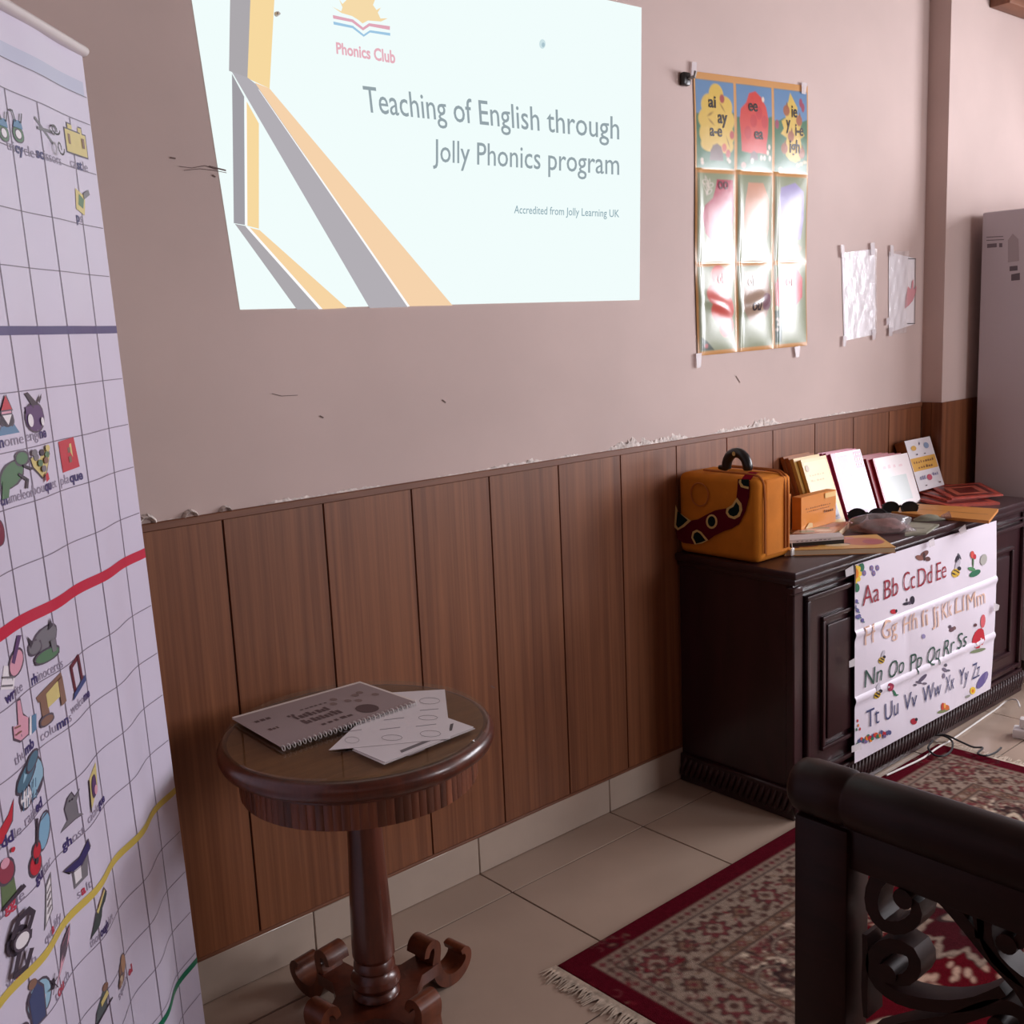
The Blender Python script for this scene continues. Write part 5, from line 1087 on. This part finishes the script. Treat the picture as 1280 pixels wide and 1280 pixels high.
# ------------------------------------------------------------------ refrigerator
FX0, FX1, FY0, FY1, FZ = 4.315, 4.93, -.64, -.135, 1.866
fr = thing('refrigerator', 'tall grey refrigerator standing right of the sideboard', 'refrigerator', ((FX0+FX1)/2, (FY0+FY1)/2, 0))
m = MB(); m.bbox(FX0, FX1, FY0+.06, FY1, .05, FZ, .008, 2); m.build('body', 'fridge_paint', fr)
MB().bbox(FX0, FX1, FY0, FY0+.055, .06, 1.22, .012, 3).build('door', 'fridge_front', fr)
MB().bbox(FX0, FX1, FY0, FY0+.055, 1.23, FZ, .012, 3).build('door', 'fridge_front', fr)
for z0, z1 in ((.85, 1.18), (1.27, 1.5)): MB().bbox(FX0+.04, FX0+.06, FY0-.035, FY0, z0, z1, .006, 2).build('handle', 'steel', fr)
for x in (FX0+.05, FX1-.05):
    for y in (FY0+.12, FY1-.06): MB().tube([(x, y, 0), (x, y, .055)], .02, 10).build('foot', 'black_plastic', fr)
m = MB()
def fdec(pts, c): m.add([(FX0-.0006, q[1], q[2]) for q in [on(a, b, 0, FX0) for a, b in pts]], [list(range(len(pts)))], False, c)
G1 = (120, 112, 120)
for pts in ([(1233, 296), (1254, 295), (1254, 296), (1233, 297)], [(1233, 300), (1255, 299), (1255, 300), (1233, 301)], [(1234, 305), (1246, 304), (1246, 309), (1234, 310)], [(1249, 304), (1253, 304), (1253, 309), (1249, 309)]): fdec(pts, G1)
fdec([(1260, 300), (1266, 292), (1273, 299), (1274, 326), (1260, 328)], (176, 168, 174))
for pts in ([(1262, 333), (1272, 332), (1272, 338), (1262, 339)], [(1264, 343), (1275, 341), (1275, 350), (1264, 351)]): fdec(pts, (112, 104, 112))
m.build('information_sticker', 'print_paper', fr)

# ------------------------------------------------------------------ rug
RX0, RX1, RY1, RY0 = 1.535, 3.375, -.480, -1.70
RL, RW_ = RX1-RX0, RY1-RY0
rc = Canvas(RL, RW_, 520, 345, (84, 14, 27))
CR, BE, BE2, BRN, DKB, ROSE, TAN = (98, 14, 28), (146, 128, 114), (134, 114, 102), (88, 62, 56), (60, 44, 44), (112, 56, 58), (124, 98, 82)
rc.rect(.062, RL-.062, .062, RW_-.062, BE2); rc.rect(.098, RL-.098, .098, RW_-.098, DKB); rc.rect(.103, RL-.103, .103, RW_-.103, BE); rc.rect(.235, RL-.235, .235, RW_-.235, DKB); rc.rect(.240, RL-.240, .240, RW_-.240, TAN); rc.rect(.272, RL-.272, .272, RW_-.272, DKB); rc.rect(.277, RL-.277, .277, RW_-.277, BE)
def both(fn):
    for fx in (0, 1):
        for fy in (0, 1): fn(lambda x, y: (RL-x if fx else x, RW_-y if fy else y), -1 if fx != fy else 1)
def rosette(x, y, r, cols, n=8):
    rc.ell(x, y, r*1.08, r*1.08, DKB, lobes=n, amp=.18); rc.ell(x, y, r*.96, r*.96, cols[0], lobes=n, amp=.18); rc.ell(x, y, r*.62, r*.62, cols[1], lobes=n//2, amp=.15); rc.ell(x, y, r*.3, r*.3, cols[2])
rr = random.Random(11)
def run_border(d, step, size, kinds, wig=.0):
    """motifs along the four sides at distance d from the edge"""
    segs = [((d, d), (RL-d, d)), ((d, RW_-d), (RL-d, RW_-d)), ((d, d), (d, RW_-d)), ((RL-d, d), (RL-d, RW_-d))]
    for (x0, y0), (x1, y1) in segs:
        L = math.hypot(x1-x0, y1-y0); n = max(1, round(L/step))
        for k in range(n+1):
            t = k/n; yield x0+(x1-x0)*t, y0+(y1-y0)*t, k, (x1 != x0)
for x, y, k, h in run_border(.080, .026, 0, 0): rc.ell(x, y, .008, .008, (ROSE, BRN)[k % 2], lobes=4, amp=.25)
for x, y, k, h in run_border(.256, .030, 0, 0): rc.ell(x, y, .011, .011, (BRN, ROSE, BE)[k % 3], lobes=4, amp=.25); rc.ell(x, y, .004, .004, BE)
for x, y, k, h in run_border(.169, .104, 0, 0):
    rosette(x, y, .036 if k % 2 == 0 else .027, (ROSE, BE, BRN) if k % 2 == 0 else (BRN, TAN, ROSE))
    for s in (-1, 1):
        for q in (-1, 1):
            xx, yy = (x+s*.05, y+q*.034) if h else (x+q*.034, y+s*.05)
            rc.ell(xx, yy, .017, .007, DKB, rot=s*q*.7+(0 if h else PI/2)); rc.ell(xx, yy, .014, .005, (ROSE, BRN, TAN)[(k+s+q) % 3], rot=s*q*.7+(0 if h else PI/2))
            xx, yy = (x+s*.026, y+q*.052) if h else (x+q*.052, y+s*.026)
            rc.ell(xx, yy, .009, .009, (BRN, ROSE)[(s+q) % 2 if s+q else 0], lobes=5, amp=.3)
for k in range(900):   # small sprigs and curls scattered over the main border
    t = rr.uniform(0, 2*(RL+RW_)); d_ = rr.uniform(.108, .230)
    if t < RL: x, y = t, d_
    elif t < RL+RW_: x, y = RL-d_, t-RL
    elif t < 2*RL+RW_: x, y = t-RL-RW_, RW_-d_
    else: x, y = d_, t-2*RL-RW_
    a0 = rr.uniform(0, 6.28); R_ = rr.uniform(.006, .016)
    if rr.random() < .55: rc.line([(x+R_*math.cos(a0+q), y+R_*math.sin(a0+q)) for q in np.linspace(0, rr.uniform(2, 4.5), 7)], .0028, rr.choice([BRN, DKB, ROSE]))
    else: rc.ell(x, y, R_*.7, R_*.35, rr.choice([ROSE, BRN, TAN, (112, 30, 40)]), rot=a0)
# field: fine floral filling
for k in range(2600):
    x, y = rr.uniform(.285, RL/2), rr.uniform(.285, RW_/2); c = rr.choice([BRN, ROSE, DKB, TAN, ROSE, BRN, (206, 188, 166)]); r = rr.uniform(.003, .009); rot = rr.uniform(0, 3); kind = rr.random()
    def f(tr, sg, x=x, y=y, c=c, r=r, rot=rot, kind=kind):
        a, b = tr(x, y)
        if kind < .6: rc.ell(a, b, r*1.6, r*.55, c, rot=rot*sg)
        else: rc.ell(a, b, r, r, c, lobes=5, amp=.35)
    both(f)
for k in range(34):
    x, y = rr.uniform(.31, RL/2), rr.uniform(.31, RW_/2); r = rr.uniform(.014, .026); c = rr.choice([(ROSE, BE, BRN), (BRN, BE, ROSE), (BE, ROSE, BRN)])
    both(lambda tr, sg, x=x, y=y, r=r, c=c: rosette(*tr(x, y), r, c, 6))
# corner scrolls
def corner(tr, sg):
    for R_, w_, c in ((.10, .010, DKB), (.10, .005, BE)):
        rc.line([tr(.33+R_*math.cos(t)*(1-t/9), .40+R_*math.sin(t)*(1-t/9)) for t in np.linspace(0, 6.5, 26)], w_, c)
        rc.line([tr(.46+.07*math.cos(t+2)*(1-t/8), .34+.05*math.sin(t+2)*(1-t/8)) for t in np.linspace(0, 5.5, 22)], w_, c)
    rosette(*tr(.345, .41), .030, (DKB, BRN, BE), 6); rosette(*tr(.47, .345), .022, (BRN, BE, ROSE), 6)
both(corner)
# red lobed medallion with cream outline
def medal(s, c):
    P = []
    for k in range(180):
        t = 2*PI*k/180; r = 1+.10*math.cos(12*t)+.035*math.cos(36*t)
        P.append((RL/2+s*.56*r*math.cos(t), RW_/2+s*.335*r*math.sin(t)))
    rc.poly(P, c)
medal(1.05, DKB); medal(1.035, (196, 178, 156)); medal(.985, DKB); medal(.975, (92, 13, 24))
for k in range(60):
    t = rr.uniform(0, PI/2); q = rr.uniform(.25, .9); x, y = RL/2-.5*q*math.cos(t), RW_/2-.3*q*math.sin(t); r = rr.uniform(.006, .014)
    both(lambda tr, sg, x=x, y=y, r=r: rc.ell(*tr(x, y), r*1.5, r*.6, (190, 160, 140), rot=sg*t))
for k in range(11):
    t = PI/2*k/10; x, y = RL/2-.44*math.cos(t), RW_/2-.26*math.sin(t)
    both(lambda tr, sg, x=x, y=y: rosette(*tr(x, y), .024, (BE, ROSE, BRN), 6))
medal(.46, DKB); medal(.45, BE); medal(.40, (70, 24, 30))
rosette(RL/2, RW_/2, .12, (BE, ROSE, DKB), 12)
nz = np.random.RandomState(2); rc.C *= (1+.16*nz.randn(*rc.C.shape[:2]).clip(-2, 2))[..., None]
for _ in range(1): rc.C[1:-1, 1:-1] = (rc.C[1:-1, 1:-1]*2+rc.C[:-2, 1:-1]+rc.C[2:, 1:-1]+rc.C[1:-1, :-2]+rc.C[1:-1, 2:])/6
rug = thing('floor_rug', 'crimson and beige patterned carpet with fringe on the tiled floor', 'rug', ((RX0+RX1)/2, (RY0+RY1)/2, 0))
def rugxyz(U, V):
    a = .012*(U/RL-.0)
    return RX0+U-.02*(V/RW_), RY1-V+.0*U, .010+.0012*np.sin(U*9)*np.sin(V*7)*0+0*U
def rugtop(U, V):
    d = np.minimum(np.minimum(U, RL-U), np.minimum(V, RW_-V)); z = .0095*np.clip(d/.006, 0.1, 1)**.5
    return RX0+U+.02*(V/RW_), RY1-V, z
rc.build('carpet_pile', rugtop, 'wool', rug)
MB().box(RX0+.004, RX1+.010, RY0+.004, RY1-.004, .0004, .0012).build('carpet_backing', 'rug_back', rug)
for sgn, xe in ((-1, RX0), (1, RX1)):
    m = MB()
    for k in range(300):
        t = k/299; y = RY1-t*RW_; x = xe+.02*t; L = .045+rr.uniform(-.01, .012); dy = rr.uniform(-.014, .014); w = .0022; z = .0012+rr.uniform(0, .004)
        m.add([(x, y-w, .006), (x, y+w, .006), (x+sgn*L*.5, y+w+dy*.4, z+.003), (x+sgn*L*.5, y-w+dy*.4, z+.003), (x+sgn*L, y+w*.6+dy, z), (x+sgn*L, y-w*.6+dy, z)], [(0, 1, 2, 3), (3, 2, 4, 5)])
    m.add([(xe-sgn*.004, RY1, .0085), (xe+sgn*.016, RY1, .005), (xe+.02+sgn*.016, RY0, .005), (xe+.02-sgn*.004, RY0, .0085)], [(0, 1, 2, 3)])
    o = m.build('fringe', 'fringe', rug); o['kind'] = 'stuff'

# ------------------------------------------------------------------ carved arm panel in the foreground
AXc = 1.50
arm = thing('carved_armrest', 'dark carved wooden armrest with rolled top rail and pierced scrolls, nearest the camera', 'armrest', (AXc, -1.55, 0))
def armp(r, y, n=20): return [(AXc+r*1.0*math.cos(t), y, .690+r*math.sin(t)) for t in np.linspace(0, 2*PI, n+1)[:-1]]
m = MB(); prof = [(.0, -1.168), (.020, -1.169), (.036, -1.173), (.044, -1.182), (.047, -1.20), (.0475, -1.235), (.0475, -1.272), (.0445, -1.277), (.0445, -1.283), (.0475, -1.288), (.048, -1.4), (.048, -2.02), (.044, -2.04), (0, -2.042)]
vs = []; fs = []; n = 28
for r, y in prof: vs += [(AXc+r*math.cos(2*PI*k/n), y, .697+r*1.04*math.sin(2*PI*k/n)) for k in range(n)]
for i in range(len(prof)-1):
    for k in range(n): fs.append((i*n+k, i*n+(k+1) % n, (i+1)*n+(k+1) % n, (i+1)*n+k))
m.add(vs, fs, True); solid(m, 'rolled_rail', 'carved_wood', arm)
for y0, y1 in ((-1.290, -1.188), (-2.02, -1.93)):
    MB().bbox(AXc-.036, AXc+.036, y0, y1, 0, .655, .005, 2).build('post', 'carved_wood', arm)
MB().bbox(AXc-.026, AXc+.026, -1.96, -1.25, .585, .665, .005, 2).build('upper_board', 'carved_wood', arm)
MB().bbox(AXc-.026, AXc+.026, -1.96, -1.25, .10, .18, .005, 2).build('lower_board', 'carved_wood', arm)
XA = AXc-.022
def c9(pts): return [tuple(float(v) for v in on(970+a/3.555, 920+b/3.555, 0, XA)[1:3]) for a, b in pts]
def spiral(cx, cy, r0, a0, turns, n=26, shrink=.72): return [(cx+r0*(1-shrink*k/n)*math.cos(a0+turns*2*PI*k/n), cy+r0*(1-shrink*k/n)*math.sin(a0+turns*2*PI*k/n)) for k in range(n+1)]
def scroll(pts, th, x0=-.024, x1=.024):
    P = c9(pts); P = smooth(P, 2); n = len(P); T_ = [th*(1.0+.55*math.sin(PI*k/(n-1))) for k in range(n)]
    m = MB(); ribbon(m, P, T_, lambda a, b, t: (AXc+t, a, b), x0, x1)
    if th > .0125: m.tube([(AXc+x0-.004, P[-1][0], P[-1][1]), (AXc+x1+.004, P[-1][0], P[-1][1])], th*1.05, 14)
    solid(m, 'carved_scroll', 'carved_wood', arm)
scroll([(1180, 1290), (1080, 1120), (980, 1010), (860, 860), (760, 740), (660, 650), (560, 610), (470, 620), (430, 690), (430, 770), (480, 840), (560, 850), (620, 810), (620, 750), (570, 720)], .016)
scroll([(1010, 1130), (900, 1180), (780, 1200), (650, 1190), (540, 1160), (460, 1100), (430, 1030), (450, 960), (520, 930), (600, 960), (620, 1030), (580, 1080), (520, 1080), (500, 1050)], .016)
scroll([(1200, 1150), (1080, 1080), (980, 990), (930, 880), (940, 790), (1010, 760), (1080, 790), (1110, 860), (1080, 920), (1030, 920)], .015)
scroll([(420, 1330), (600, 1290), (760, 1270), (900, 1220), (1000, 1200), (1090, 1230), (1120, 1310), (1060, 1370), (990, 1340), (990, 1290)], .015)
scroll([(780, 620), (860, 700), (900, 800), (905, 900)], .012)
scroll([(395, 880), (400, 1000), (395, 1120), (400, 1250)], .008)
for dx in (330, 640): scroll([(1180+dx, 1290), (1080+dx, 1120), (980+dx, 1010), (900+dx, 860), (940+dx, 780), (1010+dx, 800), (1020+dx, 860)], .015)

# ------------------------------------------------------------------ cables and power strip on the floor
ps = thing('power_strip', 'white power strip with plug on the bright tiles beyond the rug', 'power strip', tuple(on(1275, 925, 2, 0)))
a = on(1262, 922, 2, 0); yaw = -1.25
Mx = Matrix.Translation(Vector((a[0]+.03, a[1]-.02, 0))) @ Matrix.Rotation(yaw, 4, 'Z')
MB().bbox(-.02, .30, -.028, .028, .0005, .034, .006, 2, Mx).build('strip_body', 'white_plastic', ps)
for k in range(4): MB().bbox(.03+.06*k, .07+.06*k, -.02, .02, .033, .036, .001, 1, Mx).build('socket', 'paper_grey', ps)
MB().bbox(.0, .042, -.018, .018, .036, .072, .006, 2, Mx).build('plug', 'white_plastic', ps)
def floor_cable(name, label, pts, r, mat, lifts=None):
    P = [on(x, y, 2, r) for x, y in pts]; P = smooth([(p[0], p[1], r+(lifts[i] if lifts else 0)) for i, p in enumerate(P)], 6)
    o = MB().tube(P, r, 8).build(name, mat); return tag(o, label, 'cable')
floor_cable('white_cable', 'thin white cable running along the carved foot of the sideboard', [(1108, 973), (1132, 962), (1154, 951), (1172, 938), (1188, 926), (1210, 911), (1230, 897), (1246, 886), (1258, 880), (1270, 886), (1274, 900)], .0032, 'white_plastic', [.011, .011, .011, .010, .001, .001, .001, .001, .012, .035, .05])
floor_cable('black_cable', 'looped black cable lying on the far end of the rug', [(1166, 932), (1160, 941), (1168, 950), (1180, 951), (1189, 944), (1190, 933), (1180, 926), (1168, 925), (1182, 925), (1200, 933), (1216, 940), (1228, 941), (1222, 948), (1232, 951), (1244, 947), (1251, 941)], .0035, 'cable_black', [.018]*16)
